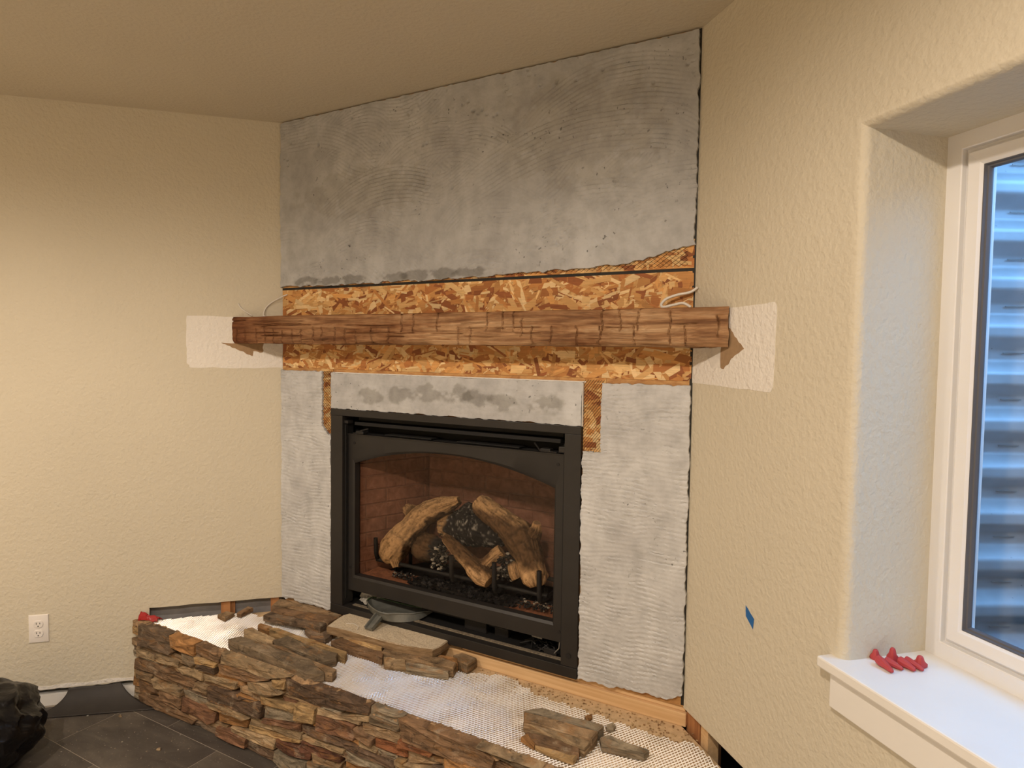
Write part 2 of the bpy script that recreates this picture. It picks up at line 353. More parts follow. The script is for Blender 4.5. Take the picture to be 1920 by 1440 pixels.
FACE=[
  ('gb',[(-0.354,0.318),(-0.289,0.329),(-0.147,0.322),(-0.135,0.293),(-0.123,0.257),(-0.14,0.242),(-0.356,0.23)]) ,
  ('or',[(-0.139,0.33),(0.016,0.323),(0.011,0.274),(-0.071,0.27),(-0.131,0.277)]) ,
  ('br',[(0.02,0.323),(0.17,0.318),(0.154,0.283),(0.02,0.286)]) ,
  ('tn',[(0.162,0.321),(0.532,0.334),(0.492,0.31),(0.424,0.289),(0.162,0.28)]) ,
  ('tn',[(-0.38,0.213),(-0.264,0.207),(-0.26,0.185),(-0.38,0.176)]) ,
  ('tn',[(-0.233,0.225),(-0.089,0.222),(-0.094,0.2),(-0.247,0.189)]) ,
  ('dg',[(-0.08,0.262),(0.011,0.263),(0.019,0.244),(-0.014,0.22),(-0.072,0.232)]) ,
  ('yl',[(0.011,0.271),(0.146,0.276),(0.138,0.261),(0.027,0.251)]) ,
  ('db',[(0.035,0.251),(0.142,0.259),(0.138,0.235),(0.027,0.23)]) ,
  ('br',[(0.154,0.278),(0.318,0.284),(0.431,0.289),(0.318,0.252),(0.169,0.248)]) ,
  ('br',[(-0.385,0.166),(-0.247,0.178),(0.01,0.173),(0.001,0.144),(-0.159,0.131),(-0.386,0.126)]) ,
  ('tn',[(-0.115,0.197),(0.059,0.228),(0.047,0.18),(-0.073,0.178)]) ,
  ('tn',[(0.063,0.218),(0.259,0.234),(0.248,0.203),(0.229,0.198),(0.067,0.188)]) ,
  ('tb',[(-0.377,0.122),(-0.266,0.125),(-0.271,0.09),(-0.373,0.086)]) ,
  ('tn',[(-0.257,0.116),(-0.07,0.12),(-0.074,0.089),(-0.24,0.082)]) ,
  ('tb',[(0.01,0.168),(0.09,0.173),(0.082,0.139),(0.001,0.139)]) ,
  ('br',[(-0.369,0.079),(-0.249,0.077),(-0.222,0.053),(-0.365,0.026)]) ,
  ('gy',[(-0.065,0.121),(0.09,0.121),(0.081,0.084),(-0.057,0.088)]) ,
  ('db',[(0.09,0.173),(0.259,0.193),(0.396,0.189),(0.385,0.136),(0.244,0.125),(0.09,0.123)]) ,
  ('tb',[(0.267,0.225),(0.389,0.224),(0.382,0.194),(0.266,0.198)]) ,
  ('or',[(0.259,0.193),(0.368,0.195),(0.339,0.18),(0.263,0.176)]) ,
  ('yl',[(0.385,0.223),(0.565,0.234),(0.558,0.206),(0.392,0.192)]) ,
  ('tn',[(0.325,0.256),(0.431,0.279),(0.502,0.259),(0.431,0.228),(0.332,0.225)]) ,
  ('yl',[(0.441,0.291),(0.509,0.304),(0.506,0.272),(0.452,0.263)]) ,
  ('db',[(0.505,0.316),(0.576,0.307),(0.648,0.326),(0.895,0.326),(0.893,0.292),(0.648,0.253),(0.522,0.26)]) ,
  ('yl',[(0.565,0.241),(0.661,0.251),(0.654,0.196),(0.561,0.183)]) ,
  ('br',[(-0.213,0.081),(-0.07,0.086),(-0.075,0.041),(-0.205,0.043)]) ,
  ('br',[(-0.365,0.017),(-0.205,0.039),(-0.092,0.027),(0.008,0.012),(-0.009,-0.006),(-0.188,-0.015),(-0.361,-0.013)]) ,
  ('rb',[(-0.066,0.088),(0.058,0.096),(0.136,0.082),(0.12,0.038),(0.089,0.023),(-0.075,0.03)]) ,
  ('tn',[(0.09,0.115),(0.214,0.13),(0.331,0.12),(0.302,0.107),(0.105,0.096)]) ,
  ('gy',[(0.403,0.188),(0.565,0.205),(0.558,0.168),(0.396,0.139)]) ,
  ('or',[(0.144,0.094),(0.317,0.104),(0.302,0.072),(0.22,0.057),(0.144,0.05)]) ,
  ('rb',[(0.396,0.139),(0.587,0.169),(0.584,0.144),(0.388,0.122)]) ,
  ('tn',[(0.331,0.123),(0.591,0.142),(0.584,0.114),(0.317,0.089)]) ,
  ('yl',[(0.317,0.089),(0.464,0.096),(0.584,0.111),(0.581,0.101),(0.458,0.077),(0.317,0.071)]) ,
  ('rb',[(0.14,0.031),(0.228,0.036),(0.305,0.03),(0.298,-0.005),(0.227,-0.007),(0.132,-0.003)]) ,
  ('tn',[(0.22,0.055),(0.461,0.078),(0.45,0.038),(0.302,0.031),(0.22,0.037)]) ,
  ('db',[(0.309,0.031),(0.388,0.025),(0.454,0.032),(0.447,0.002),(0.381,-0.009),(0.309,0.008)]) ,
  ('db',[(0.593,0.171),(0.676,0.184),(0.785,0.176),(0.847,0.175),(1.009,0.164),(1.005,0.15),(0.873,0.148),(0.781,0.156),(0.6,0.149)]) ,
  ('rb',[(0.662,0.232),(0.829,0.24),(0.836,0.205),(0.829,0.188),(0.657,0.173)]) ,
  ('tn',[(0.662,0.25),(0.749,0.251),(0.859,0.259),(0.855,0.249),(0.74,0.236),(0.662,0.231)]) ,
  ('tn',[(0.745,0.249),(0.893,0.289),(0.889,0.266),(0.829,0.252)]) ,
  ('gy',[(0.899,0.337),(1.028,0.341),(1.024,0.327),(1.014,0.294),(0.897,0.295)]) ,
  ('dg',[(0.895,0.296),(1.022,0.294),(1.016,0.275),(0.895,0.266)]) ,
  ('tb',[(0.864,0.257),(1.026,0.273),(1.015,0.236),(0.919,0.226),(0.864,0.229)]) ,
  ('br',[(0.838,0.239),(0.917,0.223),(0.911,0.2),(0.842,0.209)]) ,
  ('ru',[(0.919,0.224),(1.017,0.235),(1.048,0.235),(1.049,0.202),(1.009,0.198),(0.919,0.196)]) ,
  ('tn',[(0.591,0.133),(0.792,0.144),(0.781,0.125),(0.591,0.117)]) ,
  ('mr',[(0.591,0.116),(0.774,0.118),(0.772,0.095),(0.648,0.086),(0.595,0.098)]) ,
  ('mr',[(0.466,0.084),(0.641,0.092),(0.634,0.06),(0.532,0.045),(0.471,0.055)]) ,
  ('gy',[(0.461,0.039),(0.532,0.04),(0.627,0.053),(0.619,0.022),(0.501,-0.018),(0.456,0.002)]) ,
  ('tb',[(0.639,0.092),(0.779,0.095),(0.768,0.071),(0.648,0.058)]) ,
  ('dg',[(0.624,0.055),(0.732,0.07),(0.732,0.049),(0.624,0.027)]) ,
  ('gy',[(0.79,0.14),(0.954,0.143),(0.953,0.123),(0.786,0.103)]) ,
  ('gy',[(0.927,0.194),(1.011,0.194),(1.005,0.178),(0.931,0.18)]) ,
  ('yl',[(1.009,0.187),(1.049,0.194),(1.049,0.165),(1.013,0.163)]) ,
  ('tn',[(0.847,0.195),(0.933,0.192),(0.925,0.175),(0.847,0.173)]) ,
  ('br',[(1.016,0.321),(1.046,0.332),(1.303,0.327),(1.366,0.297),(1.362,0.27),(1.251,0.252),(1.155,0.253),(1.032,0.253)]) ,
  ('tn',[(1.306,0.334),(1.367,0.345),(1.517,0.333),(1.513,0.321),(1.427,0.318),(1.307,0.321)]) ,
  ('dg',[(1.307,0.32),(1.427,0.318),(1.513,0.321),(1.472,0.293),(1.366,0.307)]) ,
  ('ru',[(1.017,0.25),(1.153,0.254),(1.146,0.239),(1.017,0.233)]) ,
  ('tb',[(1.051,0.233),(1.154,0.239),(1.195,0.241),(1.192,0.227),(1.149,0.213),(1.051,0.187)]) ,
  ('ru',[(1.002,0.23),(1.051,0.23),(1.047,0.201),(1.002,0.195)]) ,
  ('or',[(1.194,0.249),(1.349,0.269),(1.35,0.247),(1.197,0.213)]) ,
  ('tn',[(1.002,0.181),(1.051,0.187),(1.149,0.201),(1.149,0.185),(1.002,0.151)]) ,
]
LOOSE={
'M':[(.333,'gb',[(0.293,-0.15),(0.329,-0.088),(0.385,-0.086),(0.424,-0.133),(0.426,-0.169),(0.362,-0.178)])],
'A' :[
   (0.362,'tb',[(-0.001,-0.021),(0.134,-0.001),(0.355,-0.002),(0.361,-0.025),(0.184,-0.067),(0.033,-0.093)]) ,
   (0.366,'br',[(0.043,-0.105),(0.195,-0.081),(0.373,-0.046),(0.375,-0.103),(0.236,-0.13),(0.09,-0.141)]) ,
   (0.36,'gb',[(0.084,-0.18),(0.083,-0.132),(0.227,-0.122),(0.367,-0.095),(0.373,-0.144),(0.282,-0.143),(0.207,-0.163)]) ,
],
'B' :[
   (0.342,'yl',[(0.168,-0.223),(0.205,-0.212),(0.417,-0.213),(0.594,-0.225),(0.611,-0.255),(0.568,-0.254),(0.422,-0.253),(0.191,-0.238)]) ,
   (0.338,'or',[(0.102,-0.224),(0.098,-0.206),(0.165,-0.202),(0.183,-0.232),(0.17,-0.238)]) ,
   (0.344,'tn',[(0.105,-0.294),(0.112,-0.259),(0.275,-0.283),(0.295,-0.314),(0.277,-0.325),(0.135,-0.315)]) ,
   (0.346,'dg',[(0.284,-0.304),(0.303,-0.249),(0.433,-0.264),(0.575,-0.253),(0.597,-0.286),(0.578,-0.323),(0.44,-0.315),(0.312,-0.312)]) ,
],
'C' :[
   (0.346,'dg',[(0.129,-0.384),(0.147,-0.343),(0.355,-0.342),(0.531,-0.342),(0.639,-0.387),(0.593,-0.424),(0.359,-0.397),(0.155,-0.397)]) ,
   (0.343,'tb',[(0.28,-0.328),(0.358,-0.315),(0.492,-0.342),(0.656,-0.343),(0.665,-0.373),(0.637,-0.382),(0.524,-0.336),(0.347,-0.336)]) ,
],
'D' :[
   (0.345,'br',[(0.474,-0.188),(0.491,-0.134),(0.554,-0.14),(0.71,-0.153),(0.732,-0.188),(0.606,-0.192)]) ,
   (0.35,'yl',[(0.502,-0.15),(0.503,-0.123),(0.683,-0.125),(0.701,-0.156),(0.669,-0.167)]) ,
   (0.346,'tb',[(0.696,-0.14),(0.71,-0.09),(0.886,-0.089),(0.995,-0.092),(1.007,-0.129),(0.875,-0.15),(0.708,-0.165)]) ,
   (0.338,'tn',[(0.721,-0.173),(0.812,-0.153),(0.837,-0.183),(0.76,-0.207)]) ,
   (0.336,'gy',[(0.818,-0.16),(0.988,-0.123),(1.001,-0.152),(0.842,-0.19)]) ,
   (0.345,'or',[(0.895,-0.065),(0.978,-0.055),(0.997,-0.088),(0.91,-0.096)]) ,
   (0.344,'tb',[(0.946,-0.04),(0.965,-0.013),(1.034,-0.018),(1.034,-0.079),(0.982,-0.072)]) ,
],
'T' :[
   (0.378,'sd',[(0.421,-0.157),(0.398,-0.046),(0.434,0.07),(0.648,0.038),(0.757,0.075),(0.85,0.076),(0.905,-0.005),(0.907,-0.066),(0.899,-0.107),(0.751,-0.14),(0.599,-0.143)]) ,
   (0.374,'sd',[(0.751,0.083),(0.942,0.071),(0.964,0.041),(0.952,0.005),(0.9,-0.006),(0.851,0.051)]) ,
],
'E' :[
   (0.345,'gy',[(1.354,-0.245),(1.393,-0.202),(1.601,-0.192),(1.593,-0.226),(1.448,-0.237)]) ,
   (0.348,'tb',[(1.36,-0.256),(1.451,-0.244),(1.598,-0.237),(1.598,-0.28),(1.549,-0.284),(1.382,-0.297)]) ,
   (0.34,'tn',[(1.375,-0.288),(1.545,-0.274),(1.595,-0.271),(1.592,-0.318),(1.486,-0.315)]) ,
   (0.333,'br',[(1.405,-0.322),(1.481,-0.305),(1.574,-0.311),(1.584,-0.342),(1.456,-0.359)]) ,
   (0.326,'or',[(1.398,-0.345),(1.402,-0.315),(1.451,-0.349),(1.452,-0.363)]) ,
   (0.325,'yl',[(1.451,-0.358),(1.58,-0.333),(1.578,-0.367),(1.513,-0.369)]) ,
],
'G' :[
   (0.332,'gy',[(1.606,-0.236),(1.621,-0.21),(1.751,-0.219),(1.744,-0.245),(1.621,-0.263)]) ,
],
'H' :[
   (0.318,'or',[(1.512,-0.126),(1.526,-0.103),(1.537,-0.125),(1.527,-0.144)]) ,
],
'I' :[
   (0.32,'gy',[(1.59,-0.14),(1.604,-0.119),(1.618,-0.132),(1.618,-0.157),(1.601,-0.163)]) ,
],
'K' :[
   (0.335,'tb',[(-0.139,-0.233),(-0.134,-0.191),(-0.095,-0.181),(-0.08,-0.239)]) ,
],
'J' :[
   (0.335,'br',[(-0.082,-0.181),(-0.102,-0.107),(-0.07,-0.105),(-0.059,-0.176)]) ,
],
}
NOTCH= [(-0.121, 'b'), (-0.065, 'b'), (0.002, 'b'), (0.055, 'b'), (0.107, 'b'), (0.158, 'b'), (0.216, 'b'), (0.265, 'b'), (0.333, 'b'), (0.38, 'b'), (0.452, 'b'), (0.501, 'b'), (0.552, 'b'), (0.631, 'b'), (0.714, 'b'), (0.774, 't'), (0.826, 't'), (0.934, 't'), (1.022, 'b'), (1.072, 'b'), (1.136, 't'), (1.195, 't'), (1.243, 't'), (1.268, 'm'), (1.308, 'b'), (1.377, 'b'), (1.463, 'b'), (1.54, 'b'), (1.549, 't'), (1.605, 't'), (1.661, 't'), (1.65, 'b'), (1.757, 'f'), (1.8, 'b'), (1.892, 'm')]
LOGS={
'A' : [(0.505,0.1,0.59,0.033),(0.529,0.11,0.622,0.061),(0.548,0.14,0.668,0.061),(0.581,0.17,0.721,0.054),(0.627,0.2,0.772,0.051),(0.686,0.22,0.809,0.045),(0.745,0.23,0.834,0.031),(0.78,0.235,0.85,0.018)] ,
'A2' : [(0.532,0.24,0.766,0.034),(0.49,0.26,0.773,0.026)] ,
'A3' : [(0.558,0.09,0.602,0.025),(0.569,0.085,0.572,0.012)] ,
'B' : [(0.671,0.25,0.726,0.037),(0.737,0.27,0.731,0.065),(0.803,0.28,0.723,0.069),(0.873,0.28,0.719,0.065),(0.948,0.28,0.71,0.049),(0.982,0.28,0.7,0.029)] ,
'B2' : [(0.807,0.28,0.83,0.013),(0.79,0.28,0.797,0.038),(0.778,0.28,0.755,0.057)] ,
'C' : [(0.893,0.2,0.871,0.029),(0.915,0.2,0.854,0.044),(0.977,0.19,0.822,0.047),(1.043,0.18,0.795,0.055),(1.102,0.17,0.76,0.067),(1.155,0.14,0.716,0.056),(1.197,0.1,0.676,0.053),(1.222,0.08,0.638,0.048),(1.23,0.075,0.619,0.025)] ,
'C2' : [(1.148,0.17,0.758,0.035),(1.176,0.165,0.799,0.027),(1.185,0.16,0.829,0.018)] ,
'E' : [(1.106,0.11,0.68,0.018),(1.122,0.1,0.645,0.023),(1.133,0.1,0.624,0.02)] ,
'D' : [(0.799,0.1,0.728,0.016),(0.819,0.1,0.719,0.024),(0.877,0.09,0.688,0.028),(0.934,0.08,0.659,0.031),(0.97,0.075,0.638,0.039),(1.005,0.07,0.619,0.039),(1.035,0.065,0.603,0.025)] ,
'D2' : [(0.988,0.08,0.645,0.028),(1.002,0.1,0.665,0.024),(1.027,0.12,0.691,0.025),(1.047,0.13,0.71,0.025)] ,
'F' : [(0.578,0.2,0.632,0.038),(0.615,0.2,0.638,0.059),(0.665,0.2,0.636,0.058),(0.714,0.2,0.628,0.047)] ,
}

# ------------------------------------------------------------------ the room shell
def clip(poly, n, c):
    """keep the side n.p >= c"""
    out = []
    for i in range(len(poly)):
        a, b = poly[i], poly[(i+1) % len(poly)]
        da, db = n[0]*a[0]+n[1]*a[1]-c, n[0]*b[0]+n[1]*b[1]-c
        if da >= 0: out.append(a)
        if (da >= 0) != (db >= 0): t = da/(da-db); out.append((a[0]+t*(b[0]-a[0]), a[1]+t*(b[1]-a[1])))
    return out
rng = random.Random(11)
far = (W/2, W/2 - 2*S*(W*S+5.0))
def roompoly(e):
    a = Lp(5+e, -e, 0); b = Rp(5+e, -e, 0)
    return [(-e*.5, 0), (W/2-.35, W/2+.45), (W/2+.35, W/2+.45), (W+e*2., 0), b[:2], (far[0], far[1]-e*1.5), a[:2]]
fl = MB().prism(roompoly(.3), ZF-.10, ZF-.0006, lambda a, b, t: (a, b, t)).build('floor', M['grout'])
tag(fl, 'dark slate tiled floor with pale joints and dust', kind='structure')
cp = clip(clip(clip(roompoly(.001), (S, -S), .002), (-S, -S), -W*S+.002), (0, -1), 1.59)
tag(MB().prism(cp, ZF-.003, ZF+.004, lambda a, b, t: (a, b, t)).build('bounce_floor', M['bounce_floor'], fl), 'pale unseen floor covering added to bounce light')  # pale covering out of view, added to raise the bounce light
TW, TL = .273, .56
for r in range(0, 5):
    y1 = -.4955 - TW*(r-1) - .0015; y0 = y1 - TW + .003
    for k in range(-5, 8):
        x0 = k*TL + (.21 if r % 2 else -.09); x1 = x0 + TL - .003
        p = [(x0, y0), (x1, y0), (x1, y1), (x0, y1)]
        p = clip(p, (S, -S), .012)
        if len(p) > 2: p = clip(p, (-S, -S), -W*S + .012)
        if len(p) > 2: p = clip(p, (0, -1), .40)
        if len(p) < 3: continue
        build('tile', *(lambda m: (m.v, m.f))(MB().prism(p, ZF-.003, ZF, lambda a, b, t: (a, b, t))), M['tile'], fl)
ce = MB().prism(roompoly(.3), H, H+.08, lambda a, b, t: (a, b, t)).build('ceiling', M['ceil'])
tag(ce, 'flat tan painted ceiling meeting the fireplace wall', kind='structure')
# left wall: drywall with a ragged lower edge, cut away above the hearth
pl = [(0, .362)]
for i in range(1, 14): pl.append((.54*i/14, .362 + rng.uniform(-.0025, .002)))
pl += [(.54, .362), (.54, .056)]
for i in range(1, 30): pl.append((.54+.6*i/30, .054 + rng.uniform(-.004, .003)))
pl += [(1.2, .054), (5.0, .054), (5.0, H), (0, H)]
wl = MB().prism(pl, -.0127, 0, lambda d, z, o: Lp(d, o, z)).build('wall_left', M['wall'])
tag(wl, 'cream textured wall left of the fireplace', kind='structure')
MB().box((-1.5, -.16, ZF-.05), (5.3, -.10, H+.02), Lp).build('backing_board', M['cavity'], wl)
MB().box((.0, -.045, .20), (.56, -.04, .42), Lp).build('grey_board', M['cavity2'], wl)
MB().box((.58, -.10, ZF), (5.0, -.002, .030), Lp).build('bottom_plate', M['white'], wl)
MB().box((.02, -.09, .20), (.055, -.0135, .40), Lp).build('stud', M['redwood'], wl)
MB().box((.222, -.09, .20), (.26, -.0135, .40), Lp).build('stud', M['redwood'], wl)
MB().box((.205, -.09, .20), (.222, -.03, .40), Lp).build('stud', M['redwood'], wl)
pb = [(.56, .056), (1.4, .056)] + [(1.4-.84*i/24, .071+rng.uniform(-.003, .004)) for i in range(25)]
tag(MB().prism(pb, 0, .0008, lambda d, z, o: Lp(d, o, z)).build('bare_strip', M['prime'], wl), 'unpainted white strip along the bottom edge')
def jag(pts, amp, n, r):
    out = []
    for i in range(len(pts)):
        a, b = pts[i], pts[(i+1) % len(pts)]
        for k in range(n):
            t = k/n; out.append((a[0]+(b[0]-a[0])*t + (r.uniform(-amp, amp) if k else 0), a[1]+(b[1]-a[1])*t + (r.uniform(-amp, amp) if k else 0)))
    return out
pp = jag([(.001, 1.387), (.15, 1.384), (.37, 1.384), (.386, 1.41), (.387, 1.50), (.384, 1.603), (.001, 1.606)], .0025, 5, rng)
tag(MB().prism(pp, 0, .0010, lambda d, z, o: Lp(d, o, z)).build('primer_patch', M['prime'], wl), 'white unpainted patch behind the mantel end')
tp = jag([(.25, 1.492), (.215, 1.478), (.175, 1.458), (.126, 1.436), (.122, 1.456), (.084, 1.452), (.078, 1.492)], .003, 4, rng)
tag(MB().prism(tp, .0008, .0016, lambda d, z, o: Lp(d, o, z)).build('torn_paper', M['tear'], wl), 'brown torn drywall paper under the mantel')
# fireplace wall backing, far walls
wf = thing('wall_fireplace', (W/2, 0, ZF), 'diagonal chimney wall with bare sheathing and grey scratch coat', kind='structure')
# right wall with the window opening and rounded corners
D0, D1, Z0, Z1, RB = .645, 1.92, .80, 1.948, .022
ds = [0, .60, D0-RB, D1+RB, 5.0]; zs = [.054, .363, Z0, Z1+RB, H]
wr = MB()
def rq(d0, d1, z0, z1, o=0): wr.add([Rp(d0, o, z0), Rp(d1, o, z0), Rp(d1, o, z1), Rp(d0, o, z1)], [(0, 1, 2, 3)])
for i in range(4):
    for j in range(4):
        if (i, j) in ((0, 0), (2, 2)): continue
        rq(ds[i], ds[i+1], zs[j], zs[j+1])
loops = []
for k in range(9):
    a = math.pi/2*k/8; e = RB*(1-math.sin(a)); o = -RB*(1-math.cos(a))
    loops.append([Rp(D0-e, o, Z0), Rp(D1+e, o, Z0), Rp(D1+e, o, Z1+e), Rp(D0-e, o, Z1+e)])
loops.append([Rp(D0, -.24, Z0), Rp(D1, -.24, Z0), Rp(D1, -.24, Z1), Rp(D0, -.24, Z1)])
wr.rings(loops)
for (d0, z0), (d1, z1) in (((0, .363), (.60, .363)), ((.60, .363), (.60, .054)), ((.60, .054), (5.0, .054))):   # cut edges, 13 mm thick
    wr.add([Rp(d0, 0, z0), Rp(d1, 0, z1), Rp(d1, -.0127, z1), Rp(d0, -.0127, z0)], [(0, 1, 2, 3)])
wr = wr.build('wall_right', M['wall'], smooth=35)
tag(wr, 'cream textured wall with the deep window recess', kind='structure')
bk = MB()
for a, b in (((-1.5, ZF-.05), (D0+.0005, H)), ((D1-.0005, ZF-.05), (5.3, H)), ((D0, ZF-.05), (D1, Z0+.009)), ((D0, Z1-.0005), (D1, H))):
    bk.box((a[0], -.29, a[1]), (b[0], -.241, b[1]), Rp)
bk.build('backing_board', M['cavity'], wr)
MB().box((.0, -.09, .15), (.075, -.0135, .40), Rp).build('stud', M['redwood'], wr)
MB().box((.082, -.05, .15), (.12, -.0135, .40), Rp).build('stud', M['pine'], wr)
pr = jag([(.001, 1.383), (.20, 1.379), (.372, 1.377), (.381, 1.39), (.384, 1.50), (.386, 1.592), (.378, 1.604), (.30, 1.602), (.001, 1.600)], .002, 4, rng)
tag(MB().prism(pr, 0, .0010, lambda d, z, o: Rp(d, o, z)).build('primer_patch', M['prime'], wr), 'white unpainted patch beside the mantel end')
tr_ = jag([(.185, 1.545), (.205, 1.532), (.232, 1.505), (.258, 1.487), (.225, 1.472), (.201, 1.460), (.185, 1.442), (.167, 1.430), (.150, 1.434), (.152, 1.50)], .003, 3, rng)
tag(MB().prism(tr_, .0008, .0016, lambda d, z, o: Rp(d, o, z)).build('torn_paper', M['tear'], wr), 'brown torn drywall paper beside the mantel end')
tr2 = jag([(.066, 1.492), (.085, 1.455), (.106, 1.431), (.150, 1.434), (.152, 1.495)], .002, 3, rng)
MB().prism(tr2, .0008, .0014, lambda d, z, o: Rp(d, o, z)).build('torn_paper', M['gypsum'], wr)
for nm, p0, p1 in (('wall_back_left', Lp(5.0, 0, 0), far), ('wall_back_right', Rp(5.0, 0, 0), far)):
    a = Vector((p0[0], p0[1], 0)); b = Vector((p1[0], p1[1], 0)); t = (b-a).normalized(); nrm = Vector((t.y, -t.x, 0))
    if nrm.dot(Vector((.9, -3, 0))-a) > 0: nrm = -nrm
    m = MB().add([a-t*.1+Vector((0, 0, ZF-.05)), b+t*.1+Vector((0, 0, ZF-.05)), b+t*.1+nrm*.1+Vector((0, 0, ZF-.05)), a-t*.1+nrm*.1+Vector((0, 0, ZF-.05)),
                  a-t*.1+Vector((0, 0, H+.02)), b+t*.1+Vector((0, 0, H+.02)), b+t*.1+nrm*.1+Vector((0, 0, H+.02)), a-t*.1+nrm*.1+Vector((0, 0, H+.02))],
                 [(0,3,2,1),(4,5,6,7),(0,1,5,4),(1,2,6,5),(2,3,7,6),(3,0,4,7)])
    tag(m.build(nm, M['wall']), kind='structure')

# ------------------------------------------------------------------ window
wn = thing('window_1', Rp((D0+D1)/2, -.25, Z0), 'white vinyl basement window looking onto a corrugated well', kind='structure')
def rrect(ins, off): return [Rp(D0+ins, off, Z0+.012+ins), Rp(D1-ins, off, Z0+.012+ins), Rp(D1-ins, off, Z1-ins), Rp(D0+ins, off, Z1-ins)]
MB().rings([rrect(-.005, -.26), rrect(-.005, -.222), rrect(.033, -.222), rrect(.035, -.224), rrect(.036, -.236), rrect(.044, -.236), rrect(.044, -.27)]).build('window_frame', M['vinyl'], wn)
MB().rings([rrect(.044, -.27), rrect(.044, -.228), rrect(.047, -.226), rrect(.070, -.229), rrect(.075, -.234), rrect(.075, -.27)]).build('sash', M['vinyl'], wn)
MB().rings([rrect(.075, -.2345), rrect(.077, -.2345), rrect(.079, -.240), rrect(.082, -.241), rrect(.084, -.247), rrect(.084, -.2505)]).build('gasket', M['gasket'], wn)
MB().prism([(D0+.07, Z0+.082), (D1-.07, Z0+.082), (D1-.07, Z1-.07), (D0+.07, Z1-.07)], -.250, -.246, lambda d, z, o: Rp(d, o, z)).build('pane', M['pane'], wn)
sl = thing('trim_1', Rp(1.28, .02, .70), 'white painted window stool and apron under the window', kind='structure')
bevel(MB().box((.605, -.225, .787), (1.96, .036, .811), Rp).build('window_stool', M['white'], sl), .004)
bevel(MB().box((.627, .0005, .705), (1.94, .018, .787), Rp).build('apron', M['white'], sl), .002)
# corrugated well outside
ww = thing('window_well', Rp(1.28, -.6, .4), 'corrugated galvanised steel well outside the window', 'window well')
NU, NZ = 60, 300; vs = []; fs = []; PITCH = .121
cv = np.linspace(0, math.pi, NU)
for j in range(NZ+1):
    z = .35 + (2.05-.35)*j/NZ
    ph = (z-.42)/PITCH % 1
    wv = .5 + .5*np.clip(math.sin(2*math.pi*ph)*1.35, -1, 1)
    for i in range(NU):
        a = cv[i]; rr = 1 - .035*wv/.8
        vs.append(Rp(1.28 - .84*rr*math.cos(a), -.29 - 1.12*rr*math.sin(a), z))
for j in range(NZ):
    for i in range(NU-1): fs.append((j*NU+i, j*NU+i+1, (j+1)*NU+i+1, (j+1)*NU+i))
build('corrugated_sheet', vs, fs, M['well'], ww, smooth=180)
MB().box((.40, -1.5, .34), (2.2, -.292, .40), Rp).build('gravel_bed', M['gravel'], ww)
for k in range(13):
    z = .42 + PITCH*(k+.80); a = .30
    c = Vector(Rp(1.28-.835*math.cos(a), -.29-1.112*math.sin(a), z)); t = Vector(Rp(1.28-.835*math.cos(a+.05), -.29-1.112*math.sin(a+.05), z))
    MB().tube([c, t], .0016, 6).build('slot', M['steel'], ww)

# ------------------------------------------------------------------ fireplace wall surface
fbX0, fbX1, fbZ0, fbZ1 = .302, 1.432, .365, 1.225
bb = MB()
for a, b in (((-.02, .366), (fbX0, H)), ((fbX1, .366), (W+.02, H)), ((fbX0, fbZ1), (fbX1, H))): bb.box((a[0], .0, a[1]), (b[0], .018, b[1]))
tag(bb.build('osb_sheathing', M['osb'], wf), 'orange oriented strand board sheathing')
MB().box((-.02, -.0005, 1.7235), (W+.005, .001, 1.7335)).build('seam', M['slot'], wf)
MB().box((W-.008, -.0016, .37), (W+.004, -.0008, H)).build('corner_gap', M['slot'], wf)
FLC = [(.55, .31, .115), (.62, .37, .15), (.47, .23, .075), (.66, .43, .19), (.38, .15, .045), (.25, .085, .028), (.57, .29, .095), (.70, .50, .26), (.45, .20, .06)]
def flakes(x0, x1, z0, z1, n, seed):
    r = random.Random(seed); m = MB(); fc = []
    for i in range(n):
        L = r.uniform(.03, .13); w_ = r.uniform(.007, .028); a = r.gauss(0, .42) if r.random() < .75 else r.uniform(-1.5, 1.5)
        if r.random() < .25: w_ *= .35
        cx, cz = r.uniform(x0, x1), r.uniform(z0, z1); ca, sa = math.cos(a), math.sin(a)
        q = [(-L/2+r.uniform(0, .012), -w_/2), (L/2-r.uniform(0, .02), -w_/2), (L/2-r.uniform(0, .01), w_/2), (-L/2+r.uniform(0, .02), w_/2)]
        p = [(cx+u*ca-v*sa, cz+u*sa+v*ca) for u, v in q]
        for nn, c in (((1, 0), x0), ((-1, 0), -x1), ((0, 1), z0), ((0, -1), -z1)):
            if len(p) > 2: p = clip(p, nn, c)
        if len(p) < 3: continue
        y = -.0004 - .0022*i/n; t0, t1 = r.uniform(-.0010, .0010), r.uniform(-.0006, .0006)
        k = len(p)
        ys = [y + t0*(q_[0]-cx)/L*2 + t1 for q_ in p]
        m.add([(q_[0], min(yy, -.0002), q_[1]) for q_, yy in zip(p, ys)], [tuple(range(k))])
        b = r.choice(FLC); v = r.uniform(.95, 1.32); fc.append(tuple(t*v for t in b))
    return m, fc
for nm, a in (('up', (.003, W-.003, 1.60, 1.7235, 1500, 3)), ('lo', (.003, W-.003, 1.388, 1.50, 1300, 4)), ('ed', (.3, W-.003, 1.7335, 1.82, 700, 5)),
              ('ls', (.235, .302, 1.10, 1.388, 260, 6)), ('rs', (1.434, 1.51, 1.09, 1.388, 300, 8))):
    m, fc = flakes(*a)
    tag(m.build('wood_flakes', M['flake'], wf, fcols=fc), kind='stuff')
